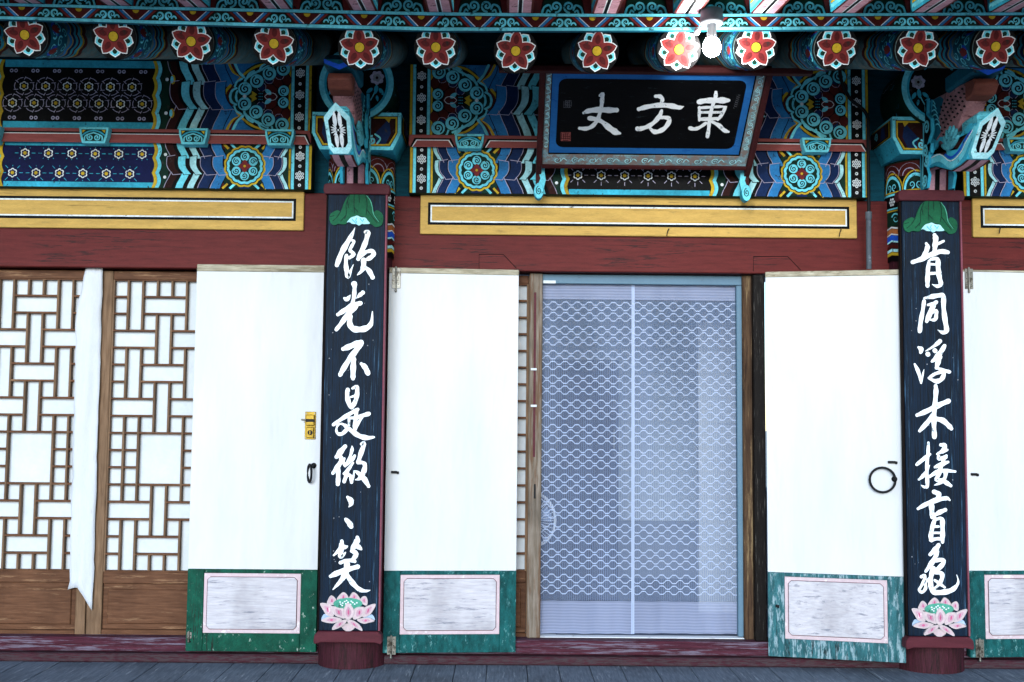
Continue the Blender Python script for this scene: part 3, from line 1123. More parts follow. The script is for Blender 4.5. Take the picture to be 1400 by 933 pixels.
        for q_ in range(6):
            c.stroke([(.40 - q_ * .012, z7 + .07 + q_ * .026), (.36 - q_ * .012, z7 + .10 + q_ * .026), (.26 - q_ * .01, z7 + .09 + q_ * .026)], .007, 'cyan', 1.2)
        for iv in range(5):
            c.stroke([(.30 - iv * .01, z7 + .03 + iv * .035), (.25, z7 + .04 + iv * .035), (.18, z7 + .035 + iv * .035)], .012, 'teal', 1.5)
        c.stroke([(.36, z7 + .0), (.30, z7 + .04), (.33, z7 + .10), (.28, z7 + .15), (.30, z7 + .22)], .03, 'teal', 2)
        c.stroke(spiral(.27, z7 + .06, .03, 1.5, -1, 0, 20, .1), .011, 'cyan', 2.6, smooth=0)
        c.stroke(spiral(.25, z7 + .15, .028, 1.5, 1, 0, 20, .1), .011, 'cyan', 2.6, smooth=0)
    c = Canvas(m, lambda u, v: (cx + u, -.50 - (v - z6) / (zh0 - z6) * .19, v), (0, -.8, -.5))
    for iv in range(4):
        for iu in range(4):
            u, v = -.036 + iu * .02 + (iv % 2) * .01, z6 + .02 + iv * .02
            c.stroke([(u, v, .004), (u + .002, v - .007, .010), (u + .003, v - .016, .004)], .006, 'black', 6, smooth=0, cap=False)
    neck = m.build('phoenix_neck', root)
    m = MB()
    M_BEAK = paint('reddish_brown_beak_paint', '#744239', 0.6, 0.35, 0.15, '#3f2019', (1, 3, 3), 1.0, 0.25)
    bk = [(.685, zh0 + .0), (.76, zh0 + .008), (.795, zh0 + .045), (.775, zh1 - .008), (.685, zh1 + .002)]
    m.prism([(cx - T, -o, z) for o, z in bk], (2 * T, 0, 0), M_BEAK, bev=.006)
    m.build('beak', root)
    m = MB()
    cr_ = [(.50, zh1 + .008), (.80, zh1 + .008), (.83, zh1 + .03), (.77, zh1 + .075), (.50, zh1 + .085)]
    m.prism([(cx - T * 1.25, -o, z) for o, z in cr_], (2.5 * T, 0, 0), 'dteal', bev=.01)
    c = Canvas(m, lambda u, v: (cx + u, -.803 - v * .9, zh1 + .01 + v), (0, -.7, -.7))
    c.poly([(-T * 1.2, .014), (0, -.008), (T * 1.2, .014), (T * 1.2, .028), (0, .01), (-T * 1.2, .028)], 'royal', 8)
    m.build('crest', root)
    # scroll-painted spine boards either side of the arms
    for sg in (-1, 1):
        m = MB()
        pr = [(.215, z1 + .004), (.275, z1 + .004), (.30, z1 + .06), (.275, z1 + .10), (.335, z2 + .10), (.33, z7 - .03), (.285, z7 + .01), (.345, z7 + .07), (.345, z7 + .13), (.29, z7 + .17), (.30, z7 + .24), (.20, z7 + .24), (.20, z7)]
        x0 = cx + sg * (T + .001)
        m.prism([(x0, -o, z) for o, z in pr], (sg * .014, 0, 0), 'teal')
        c = Canvas(m, lambda u, v: (x0 + sg * .014, -u, v), (sg, 0, 0))
        mo, mz = .268, (z1 + z7 + .24) / 2
        c.poly([(mo + (o - mo) * .86, z + (.006 if z < mz else -.006)) for o, z in pr], 'black', 1)
        for bx, bz, r, d in ((.255, z1 + .045, .030, 1), (.268, z2 + .075, .034, -1), (.285, z7 - .055, .030, 1), (.29, z7 + .10, .036, -1), (.25, z7 + .20, .03, 1)):
            c.stroke(spiral(bx, bz, r, 1.5, d, 200, 24, .12), .013, 'cyan', 2.4, smooth=0)
        c.stroke([(.235, z1 + .01), (.232, z1 + .09), (.25, z2 + .12), (.245, z7 + .0), (.25, z7 + .12), (.225, z7 + .22)], .012, 'cyan', 2)
        m.build('scroll_board', root)
    # painted flanks of the bearing block
    return root


bracket(CXL, ZCAP[CXL], 'carved phoenix bracket set on the column above the left calligraphy board')
bracket(CXR, ZCAP[CXR], 'carved phoenix bracket set on the column above the right calligraphy board')

# ------------------------------------------------------------------ rafters and eaves
RXS = [-80, 35, 156, 262, 375, 492, 596, 705, 816, 928, 1033, 1143, 1254, 1360, 1470]
RYS = [46, 48, 50, 57, 60, 65, 65, 70, 70, 68, 65, 66, 66, 64, 62]
RO = 1.1
RANG = rad(18.5)
RDIR = Vector((0, math.cos(RANG), math.sin(RANG)))
RR = 0.088
RLAB = ['just outside the left edge', 'at the far left end of the row', 'second from the left end', 'over the right half of the silver flower panel',
        'left of the first bracket', 'directly above the phoenix head of the left bracket', 'just right of the left bracket', 'left of the hanging name board',
        'above the left side of the name board', 'lit brightly just left of the bare bulb', 'lit warmly just right of the bare bulb', 'where the black cable starts',
        'just left of the right bracket', 'above the right bracket at the far right', 'just outside the right edge']


def make_rafter(e):
    root = thing('round_rafter', 'x', 'rafter', e, 'round rafters with lotus flower ends')
    e = Vector(e)
    q = RDIR
    up = Vector((0, -math.sin(RANG), math.cos(RANG)))
    sx = Vector((1, 0, 0))
    m = MB()

    def fn(u, v):     # u degrees round, v along
        return e + q * v + (sx * math.cos(rad(u)) + up * math.sin(rad(u))) * RR

    def nr(u, v):
        return sx * math.cos(rad(u)) + up * math.sin(rad(u))
    M_RAFT = paint('weathered_teal_rafter_paint', '#5f7f84', 0.7, 0.5, 0.4, '#6f706a', (2, 2, 2), 1.0, 0.3, 12)
    rows = [[fn(360 * i / 32, v) for i in range(32)] for v in (0, .3, .6, 1.45)]
    m.grid(rows, M_RAFT, True, True)
    m.face([fn(360 * i / 32, 0) for i in range(32)], 'black')
    m.face([fn(360 * i / 32, 1.45) for i in range(32)], 'black')
    c = Canvas(m, fn, nr)

    def ring(v0, v1, cl, lev, wav=0.0, n=8):
        U = list(range(0, 361, 6))
        f = lambda u: wav * abs(math.sin(rad(u) * n / 2))
        m.grid([[c.pos((u, v0 + f(u)), lev) for u in U], [c.pos((u, v1 + f(u)), lev) for u in U]], cl, True)
        c.k += 1
    ring(.004, .03, 'black', 1)
    ring(.03, .20, 'dteal', 1, 0)
    rr = random.Random(5)
    for k in range(9):
        u0 = k * 40
        for vv, r, du in ((.068, 1.05, 0), (.125, 1.0, 18), (.175, .8, 0)):
            sp = spiral(0, 0, 1, 1.35, 1 if (k + int(vv * 100)) % 2 else -1, rr.uniform(0, 360), 18, .15)
            m.grid([[c.pos((u0 + du + p[0] * 18 * r, vv + p[1] * .030 * r), 2 + r) for p in sp], [c.pos((u0 + du + p[0] * 13 * r, vv + p[1] * .021 * r), 2 + r) for p in sp]], 'cyan')
    for k in range(6):
        u0 = k * 60 + 10
        for d, cl in ((-13, 'royal'), (13, 'royal'), (-6, 'red'), (6, 'red'), (0, 'red')):
            c.poly([(u0 + d * (.4 + .9 * t) + 6 * math.sin(t * math.pi) * sg, .05 + (.085 - abs(d) * .002) * t) for sg in (-1, 1) for t in ([0, .25, .5, .75, 1] if sg < 0 else [.75, .5, .25])], cl, 4 + (cl == 'red') + .05 * d)
    ring(.20, .225, 'blue', 1.5, .03)
    ring(.229, .236, 'yellow', 1.5, .03)
    ring(.24, .265, 'navy', 1.5, .03)
    ring(.27, .29, 'teal', 1.5, .03)
    ring(.294, .31, 'maroon', 1.5, .03)
    ring(.315, .34, 'teal', 1.5, .03)
    ring(.345, .36, 'yellow', 1.5, .03)
    ring(.365, .40, 'maroon', 1.5, .03)
    m.build('shaft', root)
    # painted flower on the end grain
    m = MB()
    bm_c = e - q * 0.0045
    disc = [bm_c + (sx * math.cos(2 * math.pi * i / 32) + up * math.sin(2 * math.pi * i / 32)) * RR * .995 for i in range(32)]
    m.prism(disc, q * 0.004, 'black')
    c = Canvas(m, lambda u, v: bm_c + (sx * u + up * v) * RR, -q)
    R1 = .93
    for i in range(5):
        a = 54 + 72 * i
        c.poly(petal(0, 0, a, R1 * 1.0, .76, .55, .4), 'white', 1 + i * .05)
        c.poly(petal(0, 0, a, R1 * .95, .69, .55, .4), 'cyan', 2 + i * .05)
        c.poly(petal(.52 * math.cos(rad(a)), .52 * math.sin(rad(a)), a, .26, .22, .4, .3), 'dgreen', 3 + i * .02)
    for i in range(5):
        a = 90 + 72 * i
        c.poly(petal(0, 0, a, R1 * 1.02, .62, .62, .3), 'white', 4 + i * .05)
        c.poly(petal(0, 0, a, R1 * .97, .55, .62, .25), 'red', 5 + i * .05)
        c.poly(petal(.30 * math.cos(rad(a)), .30 * math.sin(rad(a)), a, .42, .24, .6, .2), 'dred', 6 + i * .02)
    c.poly(circ(0, 0, .24, n=18), 'black', 7)
    c.poly(circ(0, 0, .21, n=18), 'yellow', 7.5)
    m.build('end_flower', root)
    return root


first = None
RPOS = []
for i, (px, py) in enumerate(zip(RXS, RYS)):
    e = P(px, py, -RO)
    RPOS.append(e)
    if first is None:
        first = make_rafter(e)
        o = first
    else:
        o = copy_tree(first)
    o.location = e
    o.rotation_mode = 'QUATERNION'
    o.rotation_quaternion = Quaternion(RDIR, rad(random.uniform(-9, 9)))
    o['label'] = 'round painted rafter with red flower end, ' + RLAB[i]

# deck of dark boards above the rafters
m = MB()
zr = sum(p.z for p in RPOS) / len(RPOS)
nup = Vector((0, -math.sin(RANG), math.cos(RANG)))
base = Vector((0, -RO, zr)) + nup * (RR + 0.035)
a0, a1 = base + RDIR * .12, base + RDIR * 4.4
m.prism([(XL, a0.y, a0.z), (XL, a1.y, a1.z), (XL, a1.y, a1.z + .12), (XL, a0.y, a0.z + .06)], (XR - XL, 0, 0), M_DARK)
# eaves beyond, carried by the flying rafters
FA = rad(7)
f0 = Vector((0, -RO + .25, zof(700, 17, -RO - .06) + .155))
fd = Vector((0, -math.cos(FA), -math.sin(FA)))
f1 = f0 + fd * 1.05
m.prism([(XL, f0.y, f0.z), (XL, f1.y, f1.z), (XL, f1.y, f1.z + .1), (XL, f0.y, f0.z + .1)], (XR - XL, 0, 0), M_DARK)
o = m.build('roof')
tag(o, 'dark underside of the tiled roof above the painted rafters', 'roof')

# patterned eave board lying on the rafter ends
YE = -RO - 0.05
eb_top = [(-90, 3), (35, 6), (200, 10), (400, 14), (600, 18), (800, 20), (1000, 20), (1200, 19), (1400, 18), (1480, 17)]
eb_bot = [(-90, 24), (35, 27), (200, 32), (400, 37), (600, 42), (800, 42), (1000, 41), (1200, 40), (1400, 39), (1480, 38)]


def interp(tab, x):
    for (a, b), (c_, d) in zip(tab[:-1], tab[1:]):
        if x <= c_:
            return b + (d - b) * (x - a) / (c_ - a)
    return tab[-1][1]


root = thing('eave_board', 'long painted eave board with cloud scrolls lying along the rafter ends', 'eave board', P(700, 42, YE))
m = MB()
xs_ = [x for x, _ in eb_top]
for a, b in zip(xs_[:-1], xs_[1:]):
    q = [P(a, interp(eb_bot, a), YE), P(b, interp(eb_bot, b), YE), P(b, interp(eb_top, b), YE), P(a, interp(eb_top, a), YE)]
    q = [(p.x, YE, p.z) for p in q]
    bk = [(p[0], YE + .022, p[2]) for p in q]
    m.face(q, 'dmaroon')
    m.face([q[0], q[1], bk[1], bk[0]], 'dteal')
    m.face([bk[0], bk[1], bk[2], bk[3]], M_DARK)
    m.face([q[3], q[2], bk[2], bk[3]], 'teal')


def ebfn(u, v):       # v 0..1 from top to bottom
    t_, b2 = interp(eb_top, u), interp(eb_bot, u)
    return P(u, t_ + (b2 - t_) * v, YE)


c = Canvas(m, ebfn, (0, -1, 0))
US = list(range(-88, 1480, 14))
for v0, v1, cl, lv in ((-.03, .15, 'cyan', 1), (.83, 1.02, 'cyan', 1), (.15, .19, 'black', 1.2), (.79, .83, 'black', 1.2)):
    m.grid([[c.pos((u, v0), lv) for u in US], [c.pos((u, v1), lv) for u in US]], cl, False)
    c.k += 1
hv = 1 / 22.0
k = -11
while 771 + 78 * k < 1480:
    x = 771 + 78 * k
    c.poly([(x - 19, .79), (x - 15, .45), (x - 8, .24), (x + 8, .24), (x + 15, .45), (x + 19, .79)], 'dgreen', 2)
    for sg in (-1, 1):
        sp = spiral(0, 0, 1, 1.4, sg, 100, 20, .12)
        m.grid([[c.pos((x + sg * 6.5 + p[0] * 7.2, .50 + p[1] * 7.2 * hv), 3) for p in sp], [c.pos((x + sg * 6.5 + p[0] * 3.9, .50 + p[1] * 3.9 * hv), 3) for p in sp]], 'cyan')
        ar = [(x + sg * (17 - 3 * math.cos(rad(a)) * 0 - 4 + 4 * math.cos(rad(a))), .70 - .2 * math.sin(rad(a))) for a in range(0, 181, 20)]
        m.grid([[c.pos(p, 3.2) for p in ar], [c.pos((p[0] * .55 + (x + sg * 13) * .45, p[1] * .55 + .72 * .45), 3.2) for p in ar]], 'cyan')
    y = x + 39
    for sg in (-1, 1):
        c.poly([(y + sg * 24, .2), (y + sg * 19, .2), (y + sg * 5, .79), (y + sg * 10, .79)], 'blue', 2)
        c.poly([(y + sg * 19, .2), (y + sg * 17.6, .2), (y + sg * 3.6, .79), (y + sg * 5, .79)], 'white', 2.2)
        c.poly([(y + sg * 29, .2), (y + sg * 25, .2), (y + sg * 11, .79), (y + sg * 15, .79)], 'red', 2)
    c.poly([(y - 17, .2), (y + 17, .2), (y + 3.5, .79), (y - 3.5, .79)], 'dred', 2)
    for a, L in ((-90, 10), (-40, 11), (-140, 11)):
        c.poly([(y + p[0], .28 - p[1] * hv) for p in petal(0, 0, a, L, 7)], 'maroon', 2.6)
    c.poly([(y + 4.5 * math.cos(rad(a)), .2 + 4.5 * hv * math.sin(rad(a))) for a in range(0, 181, 20)], 'yellow', 3.4)
    k += 1
m.build('board', root)
# boards with large scrolls closing the gaps between the flying rafters
YG = YE + 0.02
FX = [x + 6 + (5 if i > 7 else 0) for i, x in enumerate(RXS)]
for i in range(len(FX) - 1):
    a, b = FX[i] + 20, FX[i + 1] - 20
    m = MB()
    zt = interp(eb_top, (a + b) / 2)
    p0, p1 = P(a - 12, zt + 1, YG), P(b + 12, zt + 1, YG)
    m.box(p0.x, p1.x, YG, YG + .02, min(p0.z, p1.z) + .004, p0.z + .12, 'dmaroon')
    mid = (a + b) / 2
    c = plane_canvas(m, mid, zt, YG)
    c.poly([(mid - 30, zt), (mid - 24, zt - 22), (mid + 24, zt - 22), (mid + 30, zt)], 'dgreen', 1)
    for sg in (-1, 1):
        c.stroke(spiral(mid + sg * 9, zt - 10, 8, 1.4, sg, 90, 20, .12), 2.8, 'cyan', 2, smooth=0)
        c.stroke([(mid + sg * 28, zt - 1), (mid + sg * 25, zt - 9), (mid + sg * 18, zt - 12), (mid + sg * 15, zt - 6)], 2.8, 'cyan', 2.2)
        c.stroke([(mid + sg * 22, zt - 1), (mid + sg * 20, zt - 5), (mid + sg * 17, zt - 3)], 2.4, 'cyan', 2.4)
        c.poly([(mid + sg * 31, zt), (mid + sg * 42, zt), (mid + sg * 40, zt - 20), (mid + sg * 27, zt - 20)], 'red', 1.4)
    m.build('gap_board', root)

# flying rafters


def make_flyer(e):
    root = thing('flying_rafter', 'x', 'rafter', e, 'square flying rafters with striped undersides')
    e = Vector(e)
    m = MB()
    hw, hh, L0, L1 = .052, .10, -.25, .72
    up = Vector((0, -math.sin(FA), math.cos(FA)))
    C_ = lambda x, l, h: e + Vector((x, 0, 0)) + fd * l + up * h
    sec = [(-hw, 0), (hw, 0), (hw, hh), (-hw, hh)]
    m.prism([C_(x, L0, h) for x, h in sec], fd * (L1 - L0), 'teal', bev=.002)
    c = Canvas(m, lambda u, v: C_(u, v, 0), -up)
    for a, b, cl in ((-1, -.82, 'maroon'), (-.82, -.2, 'pink'), (-.2, -.13, 'white'), (-.13, .13, 'black'), (.13, .2, 'white'), (.2, .82, 'pink'), (.82, 1, 'maroon')):
        c.rect(hw * a, L0 + .2, hw * b, L1 - .01, cl, 1)
    for sg in (-1, 1):
        c = Canvas(m, lambda u, v: C_(sg * hw, u, v), (sg, 0, 0))
        c.rect(0, .012, L1 - .02, .03, 'cyan', 1)
        c.rect(0, .034, L1 - .02, .044, 'yellow', 1)
        c.rect(0, .05, L1 - .02, .09, 'dgreen', 1)
    m.build('shaft', root)
    return root


FLAB = ['just outside the left edge', 'over the far left flower rafter', 'over the second flower rafter from the left', 'over the third flower rafter from the left',
        'over the rafter left of the first bracket', 'straight over the left bracket', 'over the rafter just right of the left bracket', 'over the rafter left of the name board',
        'over the left half of the name board', 'just left of the light bulb holder', 'just right of the light bulb holder', 'over the start of the black cable', 'over the rafter left of the right bracket',
        'at the far right end of the row', 'just outside the right edge']
first = None
for i, px in enumerate(FX):
    e = P(px, interp(eb_top, min(max(px, -90), 1480)), YE) + Vector((0, 0, .006))
    if first is None:
        first = make_flyer(e)
        o = first
    else:
        o = copy_tree(first)
    o.location = e
    o['label'] = 'square flying rafter striped pink and black, ' + FLAB[i]

# ------------------------------------------------------------------ brush writing
def S_(*a):
    return [tuple(p) for p in a]


CH = {
 '飲': ((450, 300, 9.325), [
    [(330, 110, 6), (290, 200, 45), (215, 330, 70), (150, 450, 65), (100, 585, 55)],
    [(295, 270, 35), (318, 290, 38), (285, 350, 40), (268, 400, 42), (318, 445, 45), (260, 492, 42)],
    [(222, 465, 45), (215, 560, 50), (225, 660, 60), (245, 735, 55), (275, 660, 30), (310, 580, 8)],
    [(465, 165, 45), (493, 172, 66), (470, 280, 60), (420, 400, 65), (372, 508, 50)],
    [(390, 485, 50), (460, 425, 48), (545, 405, 48), (572, 440, 52), (530, 490, 58), (470, 518, 35)],
    [(440, 520, 60), (440, 590, 65), (420, 655, 50), (360, 712, 10)],
    [(455, 610, 40), (510, 660, 60), (555, 742, 58)]]),
 '光': ((450, 380, 9.325), [
    [(320, 82, 78), (325, 112, 55), (320, 220, 50), (300, 320, 45), (290, 345, 40)],
    [(195, 262, 30), (230, 275, 60), (272, 222, 10)], [(345, 265, 12), (390, 225, 45), (430, 190, 55)],
    [(112, 470, 45), (200, 415, 60), (300, 355, 70), (400, 325, 55)],
    [(330, 360, 85), (240, 470, 68), (150, 590, 55), (92, 662, 45)],
    [(270, 490, 60), (265, 590, 68), (310, 650, 75), (400, 660, 75), (490, 635, 70), (540, 570, 48), (553, 430, 10)]]),
 '不': ((450, 450, 9.325), [
    [(180, 255, 52), (260, 225, 72), (360, 185, 72), (410, 170, 62)], [(410, 180, 66), (340, 280, 72), (250, 400, 68), (170, 530, 62), (142, 585, 52)],
    [(312, 385, 66), (308, 480, 68), (305, 600, 64), (305, 632, 48)], [(412, 445, 42), (460, 490, 68), (495, 565, 62)]]),
 '是': ((445, 520, 9.325), [
    [(285, 122, 52), (278, 200, 55), (298, 290, 62), (335, 345, 56)], [(345, 105, 30), (395, 88, 56), (405, 160, 55), (385, 260, 55), (342, 345, 48)],
    [(325, 215, 25), (375, 200, 36)], [(102, 568, 40), (200, 500, 48), (310, 430, 52), (412, 372, 42)],
    [(395, 390, 48), (390, 470, 52), (375, 560, 48), (375, 630, 48)], [(300, 490, 36), (302, 570, 34)],
    [(300, 482, 28), (400, 478, 42), (480, 450, 52), (555, 428, 50)], [(470, 470, 32), (410, 560, 42), (390, 620, 30)],
    [(252, 578, 34), (200, 555, 24), (155, 582, 25), (140, 640, 28), (165, 685, 40), (220, 680, 48), (280, 620, 46)],
    [(250, 578, 46), (340, 650, 56), (430, 710, 62), (530, 735, 60), (620, 726, 25)]]),
 '微': ((440, 590, 9.325), [
    [(300, 190, 48), (240, 260, 70), (188, 328, 50)], [(235, 312, 48), (250, 370, 55), (190, 470, 60), (142, 533, 42)],
    [(210, 482, 55), (210, 580, 58), (205, 672, 52)],
    [(385, 185, 8), (387, 230, 40), (355, 340, 36), (298, 440, 36)], [(298, 440, 34), (276, 390, 36), (290, 345, 26)],
    [(300, 432, 36), (380, 370, 46), (420, 312, 36)], [(400, 400, 26), (350, 470, 42), (285, 540, 36)],
    [(330, 500, 46), (310, 570, 52), (285, 642, 42)], [(330, 555, 36), (370, 570, 46), (380, 648, 42)], [(382, 640, 36), (402, 580, 28), (412, 520, 18)],
    [(510, 162, 45), (540, 160, 55), (500, 280, 58), (465, 395, 52)], [(462, 392, 46), (530, 402, 48), (550, 440, 56), (530, 530, 62), (480, 600, 46), (425, 618, 8)],
    [(410, 505, 14), (450, 520, 38), (530, 590, 66), (598, 698, 46)]]),
 '々': ((440, 665, 9.325), [[(330, 140, 38), (372, 185, 70), (370, 230, 50), (345, 265, 8)], [(305, 420, 38), (352, 470, 70), (375, 515, 56)]]),
 '笑': ((435, 725, 9.325), [
    [(303, 140, 44), (300, 180, 56), (270, 250, 48), (200, 320, 24)], [(300, 212, 52), (350, 215, 52), (372, 205, 22)],
    [(295, 230, 56), (288, 310, 70), (300, 340, 48), (350, 285, 18)], [(500, 92, 44), (500, 130, 70), (460, 200, 66), (425, 268, 38)],
    [(480, 190, 56), (530, 225, 56), (552, 245, 24)], [(450, 272, 56), (490, 300, 56), (455, 360, 56)],
    [(285, 415, 46), (340, 395, 48), (420, 385, 48), (468, 398, 42)], [(158, 588, 42), (250, 545, 70), (380, 500, 66), (508, 465, 56)],
    [(370, 420, 66), (360, 500, 80), (310, 620, 66), (190, 755, 12)], [(350, 540, 56), (430, 660, 62), (520, 750, 56), (600, 775, 38), (665, 765, 6)]]),
 '肯': ((1235, 310, 9.325), [
    [(288, 215, 32), (305, 255, 56), (285, 330, 62), (250, 380, 48)], [(395, 110, 50), (410, 160, 70), (400, 250, 62), (395, 320, 56)],
    [(440, 220, 38), (512, 186, 28)], [(115, 455, 50), (230, 415, 62), (350, 360, 62), (470, 320, 62), (565, 330, 48)],
    [(325, 440, 34), (310, 550, 52), (305, 680, 56), (305, 757, 50)],
    [(345, 420, 30), (430, 415, 54), (440, 520, 62), (455, 640, 62), (475, 735, 52), (430, 762, 42), (365, 738, 8)],
    [(345, 480, 28), (395, 485, 28)], [(345, 600, 42), (410, 595, 36)]]),
 '同': ((1235, 385, 9.325), [
    [(262, 252, 46), (245, 370, 48), (218, 520, 56), (207, 635, 52)],
    [(262, 215, 24), (360, 195, 56), (470, 178, 56), (508, 195, 60), (510, 330, 56), (530, 500, 62), (548, 625, 60), (500, 652, 46), (437, 620, 8)],
    [(312, 300, 32), (370, 290, 48), (418, 265, 46)], [(390, 290, 52), (340, 400, 70), (295, 508, 46)],
    [(350, 402, 42), (412, 378, 50), (415, 440, 46), (400, 488, 46), (340, 490, 18)]]),
 '浮': ((1235, 445, 9.325), [
    [(192, 282, 32), (225, 310, 66), (217, 348, 36)], [(280, 330, 8), (390, 265, 38), (463, 203, 56)], [(308, 366, 58), (312, 372, 58)], [(398, 322, 58), (402, 327, 58)],
    [(522, 262, 46), (470, 350, 66), (400, 430, 56), (360, 463, 28)], [(470, 402, 46), (440, 470, 62), (420, 543, 46)],
    [(420, 545, 28), (500, 570, 42), (585, 595, 42)], [(510, 585, 46), (400, 620, 42), (322, 673, 32)],
    [(330, 680, 28), (420, 715, 56), (490, 680, 56), (520, 600, 46)],
    [(142, 497, 28), (190, 600, 48), (224, 738, 22)], [(224, 738, 20), (240, 650, 28), (260, 562, 6)]]),
 '木': ((1237, 515, 9.325), [
    [(390, 120, 46), (395, 180, 58), (385, 320, 58), (370, 480, 62), (370, 640, 58), (375, 770, 58)],
    [(155, 493, 46), (280, 440, 62), (420, 370, 66), (555, 313, 60)], [(370, 480, 56), (290, 580, 62), (188, 692, 42)],
    [(390, 540, 56), (480, 560, 66), (560, 630, 62), (590, 665, 48)]]),
 '接': ((1240, 590, 9.325), [
    [(270, 145, 32), (265, 280, 42), (250, 450, 42), (255, 620, 46), (255, 697, 46), (220, 710, 36), (177, 685, 8)],
    [(122, 423, 38), (200, 360, 52), (288, 292, 36)], [(148, 613, 28), (200, 570, 46), (250, 500, 36), (285, 432, 12)],
    [(430, 172, 46), (480, 182, 56), (460, 240, 56), (382, 290, 28)], [(450, 260, 46), (512, 236, 28)],
    [(400, 320, 42), (402, 350, 42), (480, 330, 54), (498, 310, 36)], [(460, 362, 56), (455, 420, 52)], [(352, 458, 32), (430, 420, 56), (520, 390, 34)],
    [(282, 578, 36), (370, 525, 56), (470, 500, 46), (610, 512, 32)], [(430, 442, 56), (400, 550, 56), (372, 618, 46), (430, 622, 46), (490, 650, 56), (555, 692, 40)],
    [(490, 520, 50), (480, 590, 46), (430, 650, 46), (347, 685, 10)]]),
 '盲': ((1240, 660, 9.325), [
    [(342, 117, 56), (400, 147, 66), (390, 200, 56)], [(138, 333, 36), (240, 275, 56), (380, 220, 62), (500, 200, 48), (542, 224, 22)],
    [(310, 292, 66), (315, 370, 62), (320, 438, 56)], [(332, 428, 38), (410, 380, 56), (485, 348, 50)],
    [(355, 460, 46), (320, 570, 56), (300, 690, 56), (310, 738, 46)], [(370, 470, 28), (440, 462, 54), (450, 580, 56), (450, 700, 56), (450, 762, 36)],
    [(350, 560, 32), (400, 560, 32)], [(350, 640, 32), (410, 640, 32)], [(300, 732, 46), (380, 715, 42), (440, 720, 36)]]),
 '龜': ((1240, 730, 9.325), [
    [(400, 145, 54), (360, 200, 70), (293, 263, 46)], [(380, 230, 56), (360, 290, 56), (300, 390, 62), (237, 478, 36)],
    [(350, 342, 46), (440, 332, 56), (460, 372, 60), (400, 440, 56), (332, 470, 46)],
    [(180, 547, 42), (218, 532, 42), (220, 590, 46), (170, 680, 36), (150, 720, 32), (195, 743, 40), (235, 690, 40), (235, 620, 32), (290, 560, 36)],
    [(330, 442, 66), (305, 540, 56), (300, 660, 62), (340, 740, 66), (450, 745, 66), (560, 720, 64), (630, 660, 42), (650, 600, 24), (630, 522, 6)],
    [(350, 490, 46), (430, 500, 56), (445, 560, 56), (400, 650, 42), (340, 700, 28)], [(350, 592, 32), (410, 632, 46), (478, 683, 28)]]),
 '丈': ((780, 115, 11.66), [
    [(468, 185, 40), (510, 155, 56), (505, 230, 66), (495, 340, 62), (465, 470, 58), (430, 570, 66), (350, 670, 62), (250, 710, 62), (145, 705, 52)],
    [(208, 460, 42), (300, 425, 78), (450, 410, 88), (600, 415, 88), (735, 415, 76)], [(302, 545, 70), (400, 560, 72), (500, 600, 68), (620, 700, 96), (720, 765, 94), (790, 785, 36)]]),
 '方': ((860, 115, 11.66), [
    [(422, 195, 52), (490, 197, 66), (532, 240, 62), (515, 300, 52)], [(155, 400, 66), (300, 360, 72), (500, 335, 76), (680, 350, 82), (800, 375, 66), (868, 358, 16)],
    [(520, 422, 42), (490, 500, 70), (400, 610, 66), (290, 680, 66), (180, 712, 70), (135, 712, 76)],
    [(500, 530, 56), (620, 542, 66), (642, 590, 70), (570, 700, 70), (470, 755, 70), (390, 755, 70), (332, 700, 38)]]),
 '東': ((935, 115, 11.66), [
    [(510, 132, 52), (505, 200, 62), (470, 300, 56), (430, 450, 56), (405, 600, 56), (395, 720, 56), (375, 835, 60)],
    [(240, 285, 76), (350, 265, 86), (500, 260, 86), (650, 260, 92), (718, 260, 46)], [(248, 372, 48), (245, 470, 48), (245, 580, 38)],
    [(242, 380, 46), (400, 370, 42), (560, 360, 42), (678, 360, 22)], [(660, 370, 48), (610, 480, 56), (540, 570, 38)], [(270, 450, 42), (400, 450, 42), (600, 450, 42)],
    [(252, 560, 56), (400, 555, 56), (545, 550, 46)], [(350, 622, 48), (250, 690, 52), (170, 715, 56), (98, 702, 62)], [(450, 600, 46), (560, 660, 66), (640, 735, 66), (712, 760, 36)]]),
}
M_INK = paint('white_letter_paint', '#e2e6e9', 0.6, 0.12, 0.16, '#5f6d78', (1, 1, 1), 2.0, 0.1, 30)


def write(c, ch):
    (ox, oy, s), strokes = CH[ch]
    for i, st in enumerate(strokes):
        c.stroke([(ox + x / s, oy + y / s, w_ / s) for x, y, w_ in st], 1, M_INK, 4 + i * .12, smooth=4)


# ------------------------------------------------------------------ calligraphy boards
M_BOARD = wood('navy_black_board_paint', '#02080f', '#061e34', (34, 34, 1.0), 0.55, 2.0, 0.06, '#3a5a74', 0.35)
M_BEDGE = paint('dusty_pink_edge_paint', '#7a4450', 0.55, 0.3)
M_CAP = paint('board_cap_maroon_paint', '#4e222a', 0.5, 0.25, 0.1, '#3a1a1c', (1, 6, 6), 3.0)
M_LEAF = paint('lotus_leaf_green_paint', '#17563a', 0.6, 0.35, 0.1, '#0c3a26', (1, 1, 1), 1.0)
BY = -0.235

